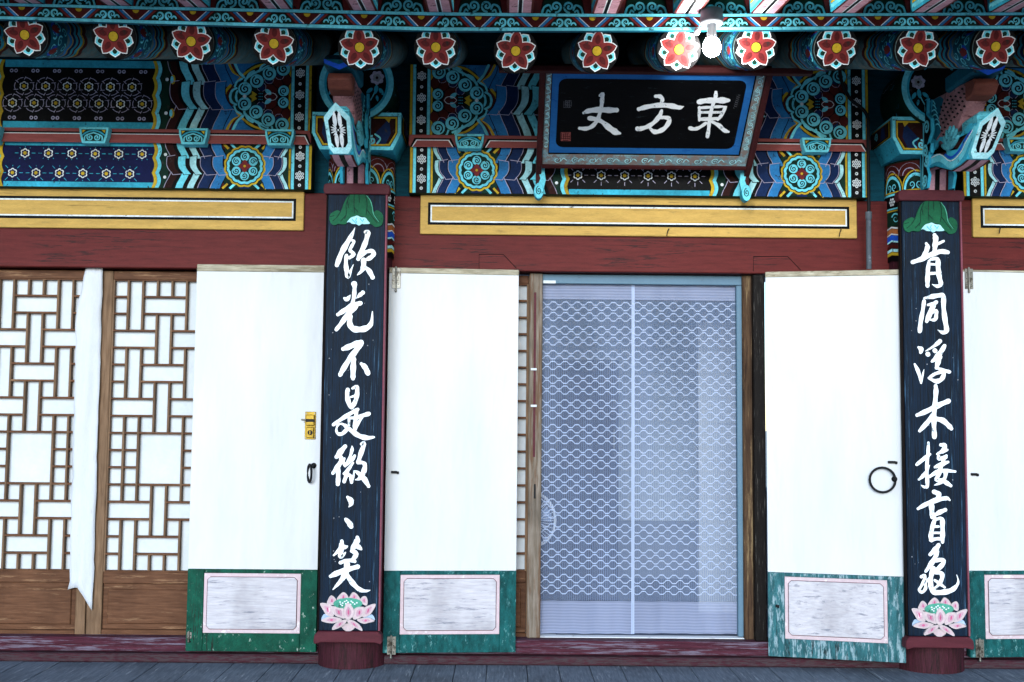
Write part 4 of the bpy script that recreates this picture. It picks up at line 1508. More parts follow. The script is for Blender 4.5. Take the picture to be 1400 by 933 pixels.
LEAF = [(350, 460), (400, 330), (470, 200), (560, 140), (650, 128), (740, 135), (820, 170), (880, 260), (920, 380), (940, 480), (1000, 440), (1080, 480), (1118, 540),
        (1118, 640), (1080, 720), (980, 745), (920, 700), (870, 685), (820, 600), (740, 555), (650, 540), (560, 565), (500, 620), (440, 690), (380, 697), (300, 688),
        (240, 712), (180, 690), (145, 620), (150, 530), (200, 480), (290, 440)]
LVEIN = [[(600, 140), (590, 300), (600, 500)], [(680, 150), (690, 300)], [(800, 170), (830, 330), (810, 520)], [(510, 180), (450, 330), (450, 500), (420, 600)], [(600, 400), (660, 470)],
         [(830, 440), (920, 560), (1010, 670)], [(470, 260), (490, 390)], [(350, 460), (280, 570), (200, 640)], [(440, 540), (350, 640)], [(940, 480), (1000, 590), (1060, 640)], [(160, 560), (230, 540)]]
LCY = [(460, 665), (530, 580), (600, 555), (650, 540), (720, 570), (800, 580), (840, 630), (880, 685), (770, 695), (730, 690), (680, 720), (630, 695), (560, 690), (500, 655)]


def couplet(label, cx_top, cx_bot, ytop, ybot, chars, leaf_off, lot_off):
    pt, pb = P(cx_top, ytop, BY), P(cx_bot, ybot, BY)
    cx = (pt.x + pb.x) / 2
    root = thing('calligraphy_board', label, 'board', (cx, BY, pb.z), 'calligraphy boards on the columns')
    hw = (P(cx_top + 39.7, 500, BY).x - P(cx_top - 39.7, 500, BY).x) / 2
    m = MB()
    m.box(cx - hw, cx + hw, BY, BY + .03, pb.z, pt.z, M_BOARD, .002)
    for sg in (-1, 1):
        a, b = sorted((cx + sg * (hw + .001), cx + sg * (hw + .009)))
        m.box(a, b, BY - (.008 if sg > 0 else -.004), BY + .032, pb.z, pt.z - .003, M_BEDGE if sg > 0 else M_DARK, .002)
    c = Canvas(m, lambda u, v: P(u, v, BY), (0, -1, 0))
    for ch in chars:
        write(c, ch)
    dx, dy = lot_off
    # a few specks of flaked paint
    rr = random.Random(int(cx * 100))
    for k in range(26):
        u, v = cx_top + (cx_bot - cx_top) * .5 + rr.uniform(-34, 34), rr.uniform(ytop + 60, ybot - 60)
        c.poly(circ(u, v, rr.uniform(.3, .8), n=7), 'grey', 3)
    m.build('panel', root)
    # carved lotus leaf
    m = MB()
    lx, ly = leaf_off
    tf = lambda u, v: (440 + u / 13.333 + lx, 255 + v / 13.333 + ly)
    out = catmull(LEAF, 3, True)
    m.prism([P(*tf(u, v), BY - .0009) for u, v in out], (0, -.007, 0), M_LEAF)
    c = Canvas(m, lambda u, v: P(u, v, BY) + Vector((0, -.008, 0)), (0, -1, 0), tf)
    for vn in LVEIN:
        c.stroke([(vn[0][0], vn[0][1], 16)] + [(x, y, 12) for x, y in vn[1:]], 1, 'dgreen', 1)
    c.stroke([(820, 175, 8), (890, 270, 14), (925, 390, 14), (950, 520, 14), (1040, 650, 6)], 1, 'mint', 1.4)
    m.build('lotus_leaf', root)
    m = MB()
    m.prism([P(*tf(u, v), BY - .0009) for u, v in catmull(LCY, 3, True)], (0, -.009, 0), 'pale')
    c = Canvas(m, lambda u, v: P(u, v, BY) + Vector((0, -.010, 0)), (0, -1, 0), tf)
    for vn in ([(560, 610), (610, 665)], [(640, 585), (620, 640)], [(700, 590), (745, 650)], [(770, 605), (745, 650)], [(625, 690), (640, 640)]):
        c.stroke(vn, 12, 'teal', 1, smooth=0)
    m.build('leaf_curl', root)
    # carved lotus flower
    m = MB()
    tf2 = lambda u, v: (430 + u / 7.46 + dx, 795 + v / 7.46 + dy)
    M_PET = paint('pale_pink_petal_paint', '#bda9ac', 0.6, 0.2, 0.12, '#9d8d8a', (1, 1, 1), 2.0)
    M_PIN = paint('rose_petal_paint', '#b58f9e', 0.6, 0.3, 0.15, '#dcc4cc', (1, 1, 1), 1.0)

    def pet(pts, lv, inner='rose', edge=True):
        q = catmull(pts, 4, True)
        th = -.0022 * lv
        m.prism([P(*tf2(u, v), BY) + Vector((0, -.0008, 0)) for u, v in q], (0, th, 0), M_PET)
        c = Canvas(m, lambda u, v: P(u, v, BY) + Vector((0, th - .001, 0)), (0, -1, 0), tf2)
        if inner:
            mx, my = sum(p[0] for p in q) / len(q), sum(p[1] for p in q) / len(q)
            c.poly([(mx + (u - mx) * .5, my + (v - my) * .6) for u, v in q], M_PIN, 1)
            c.poly([(mx + (u - mx) * .15, my + (v - my) * .35) for u, v in q], 'magenta', 2)
        if edge:
            c.stroke(q, 5, 'cream', 1.5, smooth=0, closed=True)
    c0 = Canvas(m, lambda u, v: P(u, v, BY), (0, -1, 0), tf2)
    for pts in ([(70, 395), (95, 335), (140, 345), (190, 365), (180, 420), (120, 410)], [(615, 395), (590, 340), (550, 350), (500, 370), (520, 420), (560, 405)]):
        c0.curve(pts, paint('pale_cloud_paint', '#9fb4cf', 0.6, 0.3), 1)
    for pts in ([(135, 230), (145, 180), (175, 145), (215, 180), (225, 235)], [(235, 190), (258, 140), (300, 112), (340, 150), (345, 195)],
                [(355, 190), (370, 140), (400, 110), (445, 145), (460, 195)], [(465, 205), (482, 165), (520, 152), (540, 190), (530, 245)]):
        pet(pts, 1)
    q = circ(342, 226, 148, 58, 28)
    m.prism([P(*tf2(u, v), BY) + Vector((0, -.0008, 0)) for u, v in q], (0, -.006, 0), 'mint')
    c = Canvas(m, lambda u, v: P(u, v, BY) + Vector((0, -.0068, 0)), (0, -1, 0), tf2)
    for k in range(16):
        c.poly(circ(342 + 105 * math.cos(k * 2.4) * math.sqrt(k / 16), 222 + 30 * math.sin(k * 2.4) * math.sqrt(k / 16), 9, 7, 8), 'white', 1)
    pet([(65, 222), (165, 238), (185, 290), (195, 350), (130, 340), (95, 290)], 3)
    pet([(622, 228), (520, 260), (500, 300), (495, 360), (560, 340), (600, 290)], 3)
    pet([(180, 255), (260, 272), (300, 280), (312, 372), (250, 358), (208, 335)], 3.6)
    pet([(410, 278), (500, 260), (515, 300), (490, 352), (400, 382)], 3.6)
    pet([(345, 215), (300, 290), (305, 350), (345, 388), (395, 350), (405, 290)], 4.4)
    pet([(280, 455), (340, 430), (410, 465), (370, 502), (320, 502)], 2.2, None)
    pet([(75, 395), (150, 360), (230, 365), (280, 388), (200, 420), (130, 415)], 4)
    pet([(612, 400), (560, 370), (480, 375), (438, 392), (500, 425), (560, 415)], 4)
    pet([(185, 488), (215, 430), (280, 395), (332, 390), (310, 432), (260, 465)], 5)
    pet([(490, 498), (460, 440), (390, 395), (338, 392), (360, 432), (420, 465)], 5)
    m.build('lotus_flower', root)
    # shaped caps at head and foot
    m = MB()
    k = hw / 39.7
    zt = pt.z - .002
    A = [(-44, -1), (44, -1), (46, 4), (45, 12), (40, 14), (-40, 14), (-45, 12), (-46, 4)]
    m.prism([(cx + u * k, BY - .018, zt + v * k) for u, v in A], (0, .06, 0), M_CAP, bev=.003)
    m.build('top_cap', root)
    m = MB()
    zb = pb.z - .001
    A = [(-40, 0), (40, 0), (45, -5), (46, -14), (44, -17), (36, -14.5), (-36, -14.5), (-44, -17), (-46, -14), (-45, -5)]
    m.prism([(cx + u * k, BY - .018, zb + v * k) for u, v in A], (0, .06, 0), M_CAP, bev=.003)
    m.build('foot_cap', root)
    return root


couplet('dark calligraphy board on the left column, brushed characters 飲光不是微 in white', 487.5, 477, 265, 862.5, '飲光不是微々笑', (0, 0), (0, 0))
couplet('dark calligraphy board on the right column, brushed characters 肯同浮木接盲龜 in white', 1270, 1285, 274, 870, '肯同浮木接盲龜', (784, 9.6), (807.5, 7.3))

# ------------------------------------------------------------------ hanging name board
M_PLQ = paint('black_name_board_paint', '#040507', 0.5, 0.4, 0.05, '#2a3338', (1, 6, 6), 1.0)
M_BLUE = paint('bright_blue_border_paint', '#2261a2', 0.55, 0.2, 0.15, '#124a8c', (1, 1, 4), 2.0)
M_FRM = paint('faded_teal_frame_paint', '#7d9aa2', 0.7, 0.5, 0.5, '#7a6862', (1, 1, 1), 3.0, 0.3, 26)
M_PFR = paint('dark_maroon_frame_paint', '#3c1a1c', 0.55, 0.3, 0.1, '#2a1213')
TOPO, BOTO = -.62, -.20
tl, tr = P(745, 98, TOPO), P(1046, 100, TOPO)
bl, br_ = P(743, 224, BOTO), P(1020, 226, BOTO)
PX0, PX1 = (tl.x + bl.x) / 2, (tr.x + br_.x) / 2
zt_, zb_ = (tl.z + tr.z) / 2, (bl.z + br_.z) / 2
pc = Vector(((PX0 + PX1) / 2, (TOPO + BOTO) / 2, (zt_ + zb_) / 2))
pv = Vector((0, TOPO - BOTO, zt_ - zb_))
PH = pv.length
pv.normalize()
pn = Vector((1, 0, 0)).cross(pv).normalized()
if pn.y > 0:
    pn = -pn
root = thing('name_board', 'black hanging name board with blue border reading 東方丈 right to left', 'sign', (pc.x, BOTO, zb_))
L = lambda u, v, d=0: Vector((pc.x + u, pc.y, pc.z)) + pv * v + pn * d
hw, hh = (PX1 - PX0) / 2, PH / 2


def plq_uv(px, py):
    p = PP(px, py, pc, pn) - pc
    return p.x, p.dot(pv)


m = MB()
m.prism([L(-hw, -hh, -.03), L(hw, -hh, -.03), L(hw, hh, -.03), L(-hw, hh, -.03)], pn * .028, M_PLQ)
c = Canvas(m, lambda u, v: PP(u, v, pc, pn) - pn * .002, pn)
bu0, bv0 = plq_uv(752, 206)
cl = Canvas(m, lambda u, v: L(u, v, -.002), pn)
u0, v0 = plq_uv(750.5, 209)
u1, v1 = plq_uv(1033, 102)
cl.rect(u0, v0, u1, v1, M_BLUE, 1)
U0, V0 = plq_uv(759.5, 201.5)
U1, V1 = plq_uv(1022, 110.5)
r_ = .035
rc = []
for (cx_, cy_, a) in ((U1 - r_, V1 - r_, 0), (U0 + r_, V1 - r_, 90), (U0 + r_, V0 + r_, 180), (U1 - r_, V0 + r_, 270)):
    rc += [(cx_ + r_ * math.cos(rad(a + t)), cy_ + r_ * math.sin(rad(a + t))) for t in (0, 22, 45, 68, 90)]
cl.poly(rc, M_PLQ, 2)
for ch in '丈方東':
    write(c, ch)
# faint seals
for (sx, sy, sw, sh, cs, cb) in ((776, 142.5, 12, 11, 'dgrey', None), (773.5, 187, 13.5, 12, 'dmaroon', 'pink')):
    if cb:
        c.rect(sx - sw / 2, sy - sh / 2, sx + sw / 2, sy + sh / 2, M_RAIL, 3)
    rr = random.Random(int(sx))
    for k in range(5):
        t = -sw / 2 + 1 + k * (sw - 2) / 4
        c.stroke([(sx + t, sy - sh / 2 + rr.uniform(0, 3)), (sx + t, sy + sh / 2 - rr.uniform(0, 3))], .8, cs, 4, smooth=0, cap=False)
        s_ = -sh / 2 + 1 + k * (sh - 2) / 4
        c.stroke([(sx - sw / 2 + rr.uniform(0, 4), sy + s_), (sx + sw / 2 - rr.uniform(0, 4), sy + s_)], .8, cs, 4.3, smooth=0, cap=False)
for k in range(7):
    c.stroke([(1009 - k * .75, 130 + k * 2.6), (1012 - k * .75, 130.5 + k * 2.6)], 1.0, 'dgrey', 4, smooth=0, cap=False)
    c.stroke([(1007.5 - k * .75, 131 + k * 2.6), (1008 - k * .75, 133 + k * 2.6)], .8, 'dgrey', 4.3, smooth=0, cap=False)
m.build('face', root)
# scroll-painted frame, slightly splayed forward
m = MB()
fw = .042
parts_ = [[(-hw, -hh), (hw, -hh), (hw - fw * .9, -hh + fw * 1.35), (-hw + fw * .6, -hh + fw * 1.35)],
          [(-hw, -hh), (-hw + fw * .6, -hh + fw * 1.35), (-hw + fw * .6, hh), (-hw, hh)],
          [(hw, -hh), (hw, hh), (hw - fw * .9, hh), (hw - fw * .9, -hh + fw * 1.35)]]
cf = Canvas(m, lambda u, v: L(u, v, .006), pn)
for q in parts_:
    m.prism([L(u, v, 0.0) for u, v in q], pn * .006, M_FRM)
nsc = 11
for k in range(nsc):
    u = -hw + .07 + (2 * hw - .14) * k / (nsc - 1)
    v = -hh + fw * .62
    cf.stroke(spiral(u, v, .017, 1.4, 1 if k % 2 else -1, 40, 20, .12), .0045, 'pale', 1, smooth=0)
    cf.stroke(spiral(u + .002, v - .001, .0125, 1.3, 1 if k % 2 else -1, 40, 18, .12), .0025, M_PFR, 1.6, smooth=0)
    cf.stroke([(u + .017, v - .006), (u + .03, v + .012), (u + .045, v)], .004, 'pale', 1.3)
for sg, off in ((-1, fw * .3), (1, fw * .45)):
    for k in range(9):
        v = -hh + .11 + (2 * hh - .15) * k / 8
        u = sg * (hw - off)
        cf.stroke(spiral(u, v, .013 if sg > 0 else .009, 1.4, 1 if k % 2 else -1, 90, 18, .12), .004, 'pale', 1, smooth=0)
        cf.stroke([(u - .008, v + .018), (u + .01, v + .026), (u + .006, v + .04)], .0035, 'pale', 1.3)
m.prism([L(-hw - .002, -hh - .014, -.03), L(hw + .002, -hh - .014, -.03), L(hw + .002, -hh - .001, -.03), L(-hw - .002, -hh - .001, -.03)], pn * .05, M_PFR)
m.prism([L(-hw, hh + .001, -.03), L(hw, hh + .001, -.03), L(hw, hh + .018, -.03), L(-hw, hh + .018, -.03)], pn * .04, M_PFR)
m.build('frame', root)
# side rails running down to scroll feet
for sg, name in ((-1, 'side_rail'), (1, 'side_rail')):
    rail = MB()
    xa = sg * (hw + .003)
    wx = pc.x + xa
    zf = P(744, 262, -.115).z
    lo = L(xa, -hh, 0)
    pr = [L(xa, hh + .018, -.035), L(xa, hh + .018, .02), L(xa, -hh + .01, .022), Vector((wx, -.150, zf + .075)), Vector((wx, -.150, zf + .02)),
          Vector((wx, -.098, zf + .02)), Vector((wx, -.098, lo.z - .03)), L(xa, -hh + .06, -.035)]
    rail.prism(pr, (sg * .026, 0, 0), M_PFR, bev=.002)
    ro = rail.build('side_rail', root)
    ft = MB()
    ctr = Vector((wx + sg * .012, -.132, zf - .005))
    n = 18
    disc = [ctr + Vector((.024 * math.cos(2 * math.pi * i / n), -.022, .040 * math.sin(2 * math.pi * i / n))) for i in range(n)]
    ft.prism(disc, (0, .05, 0), 'teal', bev=.002)
    cc = Canvas(ft, lambda u, v: ctr + Vector((u, -.022, v)), (0, -1, 0))
    cc.poly(circ(0, 0, .022, .038, 20), 'cyan', 1)
    cc.stroke([(p[0], p[1] * 1.6) for p in spiral(0, 0, .014, 1.6, 1, 100, 22, .12)], .004, 'black', 2, smooth=0)
    st = [ctr + Vector((-sg * .004 + x * -sg, -.020, z)) for x, z in ((-.008, .03), (.004, .06), (-.004, .09), (.008, .13), (.026, .135), (.024, .09), (.030, .055), (.020, .01))]
    ft.prism(st, (0, .018, 0), 'cyan')
    ft.build('scroll_foot', ro)

# bar under the rafters from which the board hangs
m = MB()
yb = -.665
q0, q1 = P(682, 90, yb), P(1112, 97, yb)
m.box(q0.x, q1.x, yb, yb + .04, P(900, 99, yb).z, P(900, 91, yb).z, M_PFR, .003)
tag(m.build('hanging_bar'), 'slim dark maroon bar under the rafters along the top of the name board', 'bar')

# ------------------------------------------------------------------ thresholds and jambs
def bottom_beam(x0, x1, label, pxs):
    root = thing('threshold', label, 'threshold', ((x0 + x1) / 2, 0, 0), 'worn maroon thresholds')
    m = MB()
    zt = zof(870, 877, -.02)
    m.box(x0, x1, -.022, .13, .045, zt, M_SILL, .006)
    m.box(x0, x1, -.030, -.0235, zt - .034, zt - .012, M_SILL, .003)
    m.build('upper_beam', root)
    m = MB()
    m.box(x0, x1, -.055, .128, .001, .043, M_LINTD, .006)
    m.build('lower_beam', root)


bottom_beam(XL, CXL - COLR * .9, 'worn maroon threshold under the lattice doors at left', 0)
bottom_beam(CXL + COLR * .9, CXR - COLR * .9, 'worn maroon threshold under the curtained doorway', 0)
bottom_beam(CXR + COLR * .9, XR, 'worn maroon threshold at the far right edge', 0)

for (cx, sg, lab) in ((CXL, -1, 'dark jamb left of the left column behind the padlocked door leaf'), (CXL, 1, 'dark jamb right of the left column'),
                      (CXR, -1, 'dark jamb left of the right column behind the ring handle door leaf'), (CXR, 1, 'dark jamb right of the right column')):
    m = MB()
    a, b = sorted((cx + sg * (COLR - .02), cx + sg * (COLR + .075)))
    m.box(a, b, -.010, .126, zof(870, 877, -.02) + .001, ZL - .006, M_LINTD, .004)
    tag(m.build('door_jamb'), lab, 'jamb', 'maroon door jambs beside the columns')

# weathered posts of the middle doorway
zs = zof(870, 877, -.02) + .001


def post(px0, px1, y0, y1, mat, name, label, extra=None):
    root = thing(name, label, 'door post', (xof((px0 + px1) / 2, y0, 600), y0, zs), 'weathered posts of the curtained doorway')
    m = MB()
    m.box(xof(px0, y0, 600), xof(px1, y0, 600), y0, y1, zs, ZL - .004, mat, .004)
    m.build('post', root)
    if extra:
        extra(root)
    return root


def left_extra(root):
    m = MB()
    yy = .030
    c = Canvas(m, lambda u, v: P(u, v, yy), (0, -1, 0))
    m.box(xof(731, yy), xof(734, yy), yy - .001, yy + .001, zof(735, 625, yy), zof(735, 400, yy), M_CAP)
    m.build('groove', root)
    m = MB()
    for py in (505, 555):
        c0 = P(730, py, yy)
        m.box(c0.x - .016, c0.x + .014, yy - .003, yy + .001, c0.z - .006, c0.z + .005, M_PAPER, .001)
        m.build('paper_scrap', root)
        m = MB()
    c0 = P(731, 672, yy)
    m.box(c0.x - .004, c0.x + .005, yy - .004, yy + .001, c0.z - .035, c0.z + .035, M_IRON, .001)
    m.build('latch_plate', root)


post(722.5, 740.5, .032, .12, M_WEATH, 'door_post', 'pale weathered wooden post left of the curtain with old paper scraps', left_extra)
post(1016, 1030, .036, .12, M_WEATHD, 'door_post', 'dark brown weathered post right of the curtain')
M_BLKP = paint('flaking_black_post_paint', '#14100f', 0.5, 0.4, 0.14, '#6a6660', (20, 20, .7), 3.0, 0.5, 10)
post(1031, 1047, -.005, .122, M_BLKP, 'door_post', 'black flaking post between the curtain and the ring handle door leaf')

# small joggled patches let into the lintel above the leaves
for x0, x1, yb, lab in ((655, 706, 369, 'faint patch let into the lintel above the second white leaf'), (1030, 1095, 372, 'faint patch let into the lintel above the ring handle leaf')):
    m = MB()
    yy = -.0125
    q = [P(x0, yb - 1, yy), P(x0, yb - 21, yy), P(x1 - 18, yb - 21, yy), P(x1, yb - 2, yy)]
    m.tube([(p.x, yy - .0005, p.z) for p in q], .0018, M_DARK, 5)
    m.prism([(p.x, yy, p.z) for p in q], (0, .004, 0), M_LINT)
    tag(m.build('wood_patch'), lab, 'patch', 'patches let into the lintel')

# ------------------------------------------------------------------ lattice doors
ROWS = {}


def sash(label, gx, y0, dy, stile_l, stile_r, Yf, nrow=17, bottom=872, ref=None, tall=True, grp='lattice doors'):
    """gx: photo x of the 8 grid lines; y0, dy: first row and row step in photo px"""
    uc, vc = (gx[0] + gx[-1]) / 2, 600
    m0 = MB()
    c = plane_canvas(m0, uc, vc, Yf)
    X = lambda u: c.fn(u, 0)[0]
    Zz = lambda v: c.fn(0, v)[2]
    root = thing('lattice_door', label, 'lattice door', (X(uc), Yf, Zz(bottom)), grp)
    yb = y0 + dy * nrow
    # paper
    m = MB()
    m.box(X(gx[0] - 2), X(gx[-1] + 2), Yf + .028, Yf + .032, Zz(yb), Zz(y0), M_PAPER)
    m.build('paper', root)
    # frame
    for a, b in (stile_l, stile_r):
        m = MB()
        m.box(X(a), X(b), Yf - .004, Yf + .034, Zz(bottom), Zz(y0 - 12), M_BROWN, .003)
        m.build('stile', root)
    for a, b in ((y0 - 12, y0), (yb, yb + 16), (bottom - 14, bottom)):
        m = MB()
        m.box(X(stile_l[1]) + .001, X(stile_r[0]) - .001, Yf - .002, Yf + .033, Zz(b), Zz(a), M_BROWNH, .003)
        m.build('rail', root)
    m = MB()
    pa, pb2 = yb + 16.5, bottom - 14.5
    m.box(X(stile_l[1]) + .001, X(stile_r[0]) - .001, Yf + .012, Yf + .028, Zz(pb2), Zz(pa), M_BROWNH)
    m.box(X(stile_l[1] + 7), X(stile_r[0] - 7), Yf + .004, Yf + .013, Zz(pb2 - 7), Zz(pa + 7), M_BROWNH, .004)
    m.build('bottom_panel', root)
    # muntins
    m = MB()
    t = .0052
    wv, yv0, yv1 = t, Yf, Yf + .027
    V = lambda k, a, b: m.box(X(gx[k]) - wv, X(gx[k]) + wv, yv0, yv1, Zz(y0 + b * dy) + t, Zz(y0 + a * dy) - t, M_BROWN, .0012)
    Hh = lambda r, a, b: m.box(X(gx[a]) - t * .3, X(gx[b]) + t * .3, yv0 + .0015, yv1 - .001, Zz(y0 + r * dy) - t, Zz(y0 + r * dy) + t, M_BROWNH, .0012)
    rows = {}
    for r in range(nrow):
        rows[r] = {0: 'A', 1: 'B', 2: 'C', 3: 'D', 4: 'A', 5: 'B', 6: 'C', 7: 'D', 8: 'C2', 9: 'S', 10: 'S', 11: 'S', 12: 'C', 13: 'D', 14: 'A', 15: 'B', 16: 'A'}[r]
    vert = {'A': (1, 2, 3, 4, 5, 6), 'B': (1, 2, 5, 6), 'C': (1, 2, 3, 4, 5, 6), 'D': (3, 4), 'C2': (1, 2, 3, 4, 5, 6), 'S': (1, 2, 5, 6)}
    for k in range(1, 7):
        r = 0
        while r < nrow:
            if k in vert[rows[r]]:
                r2 = r
                while r2 + 1 < nrow and k in vert[rows[r2 + 1]]:
                    r2 += 1
                V(k, r, r2 + 1)
                r = r2 + 1
            else:
                r += 1
    out = ((0, 1), (2, 5), (6, 7))
    inn = ((0, 3), (4, 7))
    hl = {1: out, 2: out, 3: inn, 4: inn, 5: out, 6: out, 7: inn, 8: inn, 9: ((0, 5), (5, 7)), 10: ((0, 2), (5, 7)), 11: ((0, 2), (5, 7)), 12: ((0, 7),), 13: inn, 14: inn, 15: out, 16: out}
    for r, segs in hl.items():
        for a, b in segs:
            Hh(r, a, b)
    for v in (y0, yb):
        m.box(X(gx[0]), X(gx[-1]), yv0 + .002, yv1 - .002, Zz(v) - t, Zz(v) + t, M_BROWNH)
    for k in (0, 7):
        m.box(X(gx[k]) - t, X(gx[k]) + t, yv0 + .001, yv1 - .0015, Zz(yb), Zz(y0), M_BROWN)
    m.build('muntins', root)
    return root


sash('brown lattice door at the far left edge, white paper behind its muntins', [-31 + 20.5 * k for k in range(8)], 379, 23.5, (-46, -31), (112, 125.5), .050)
sash('brown lattice door right of the hanging paper strip, partly hidden by the padlocked leaf', [148 + 20.2 * k for k in range(8)], 381, 23.5, (127, 147.5), (290, 303), .050)
sash('lattice door showing only a thin strip beside the pale weathered post', [576 + 20.6 * k for k in range(8)], 386, 23.1, (556, 575.5), (721, 737), .075, bottom=876)

# torn paper strip over the joint of the two lattice doors
m = MB()
YP = .036
tear = random.Random(8)
Lft = [(118, 367)] + [(118 - 13 * min(1, (y - 367) / 60) - (y - 430) * .026 * (y > 430) + tear.uniform(-1.1, 1.1), y) for y in range(385, 810, 14)] + [(93, 806)]
Rgt = [(141, 368)] + [(141 - (y - 367) * .030 + tear.uniform(-.8, .8), y) for y in range(385, 800, 14)] + [(127, 812), (126, 832)]
Btm = [(118, 815), (110, 806)]
nR = 40


def edge(tab, y):
    for (x0, y0_), (x1, y1_) in zip(tab[:-1], tab[1:]):
        if y <= y1_:
            return x0 + (x1 - x0) * (y - y0_) / max(1e-6, (y1_ - y0_))
    return tab[-1][0]


rows = []
for i in range(nR + 1):
    r = []
    for j in range(9):
        t = j / 8
        y_end = 806 + (26 * max(0, (t - .45) / .55)) - 3 * math.sin(t * 5)
        y = 367 + (y_end - 367) * i / nR
        x = edge(Lft, min(y, 806)) * (1 - t) + edge(Rgt, min(y, 831)) * t
        bend = .006 * math.sin(t * math.pi) + .003 * math.sin(t * 9 + i * .25) + .0015 * math.sin(i * 1.9 + t * 5) + .006 * (1 if abs(t - .5) < .1 else 0)
        r.append(P(x, y, YP) + Vector((0, -bend - .004, 0)))
    rows.append(r)
M_STRIP = paint('creased_paper_strip', '#bfc1c6', 0.9, 0.08, 0.05, '#b3aeaa', (3, 3, .6), 2.0, 0.4)
m.grid(rows, M_STRIP, True)
o = m.build('paper_strip')
sm = o.modifiers.new('thick', 'SOLIDIFY')
sm.thickness = .0012
tag(o, 'torn white paper strip pasted over the joint between the lattice doors', 'paper strip')

# ------------------------------------------------------------------ white paper-backed door leaves
M_GREEN = paint('chipped_green_door_paint', '#0e4a3a', 0.6, 0.5, 0.05, '#9fb3a8', (3, 3, 2), 1.0, 0.35, 16, crack=(7, 7, .5))
M_GREEN2 = paint('faded_teal_green_door_paint', '#165252', 0.65, 0.6, 0.17, '#5f8c8c', (5, 5, 2.2), 4.0, 0.4, 9, crack=(7, 7, .5))
M_GREEN3 = paint('bare_green_door_paint', '#33646a', 0.7, 0.6, 0.34, '#8399a0', (7, 7, 1.4), 7.0, 0.5, 8, crack=(7, 7, .5))
M_PANEL = wood('bleached_pink_panel_wood', '#a5a1a7', '#bcb8bd', (1.6, 18, 18), 0.8, 2.0, 0.16, '#6f717c', 0.3)
M_PANB = paint('pale_pink_moulding_paint', '#bda9ae', 0.7, 0.15, 0.25, '#cfcaca')
M_BRASS = paint('old_brass', '#7d6626', 0.35, 0.3, 0.2, '#5b4a1c')
M_BRASS.node_tree.nodes['Principled BSDF'].inputs['Metallic'].default_value = 0.6
M_STEEL = paint('worn_hinge_steel', '#7d7b74', 0.4, 0.4, 0.3, '#3a342c')
M_STEEL.node_tree.nodes['Principled BSDF'].inputs['Metallic'].default_value = 0.6
# creased paper
M_CREASE, tt, nn_, bb_ = nmat('creased_white_door_paper')
bb_.inputs['Base Color'].default_value = (.57, .58, .59, 1)
bb_.inputs['Roughness'].default_value = .9
cre = rng(tt, noise(tt, 3.2, 3, (2.2, 2.2, .5), .5, 3), 0, 1, 0, 1)
bump(tt, bb_, cre, 1.0, .03)
pc_ = rng(tt, noise(tt, 2.0, 6, (2.5, 2.5, .6), .6, 8), .3, .7, .49, .56)  # faint wrinkle shading put into the paper colour, besides the bump
cmb = nn_.new('ShaderNodeCombineColor')
for i_, k_ in enumerate((.985, 1.0, 1.02)):
    mk = nn_.new('ShaderNodeMath')
    mk.operation = 'MULTIPLY'
    mk.inputs[1].default_value = k_
    tt.links.new(pc_, mk.inputs[0])
    tt.links.new(mk.outputs[0], cmb.inputs[i_])
tt.links.new(cmb.outputs[0], bb_.inputs['Base Color'])


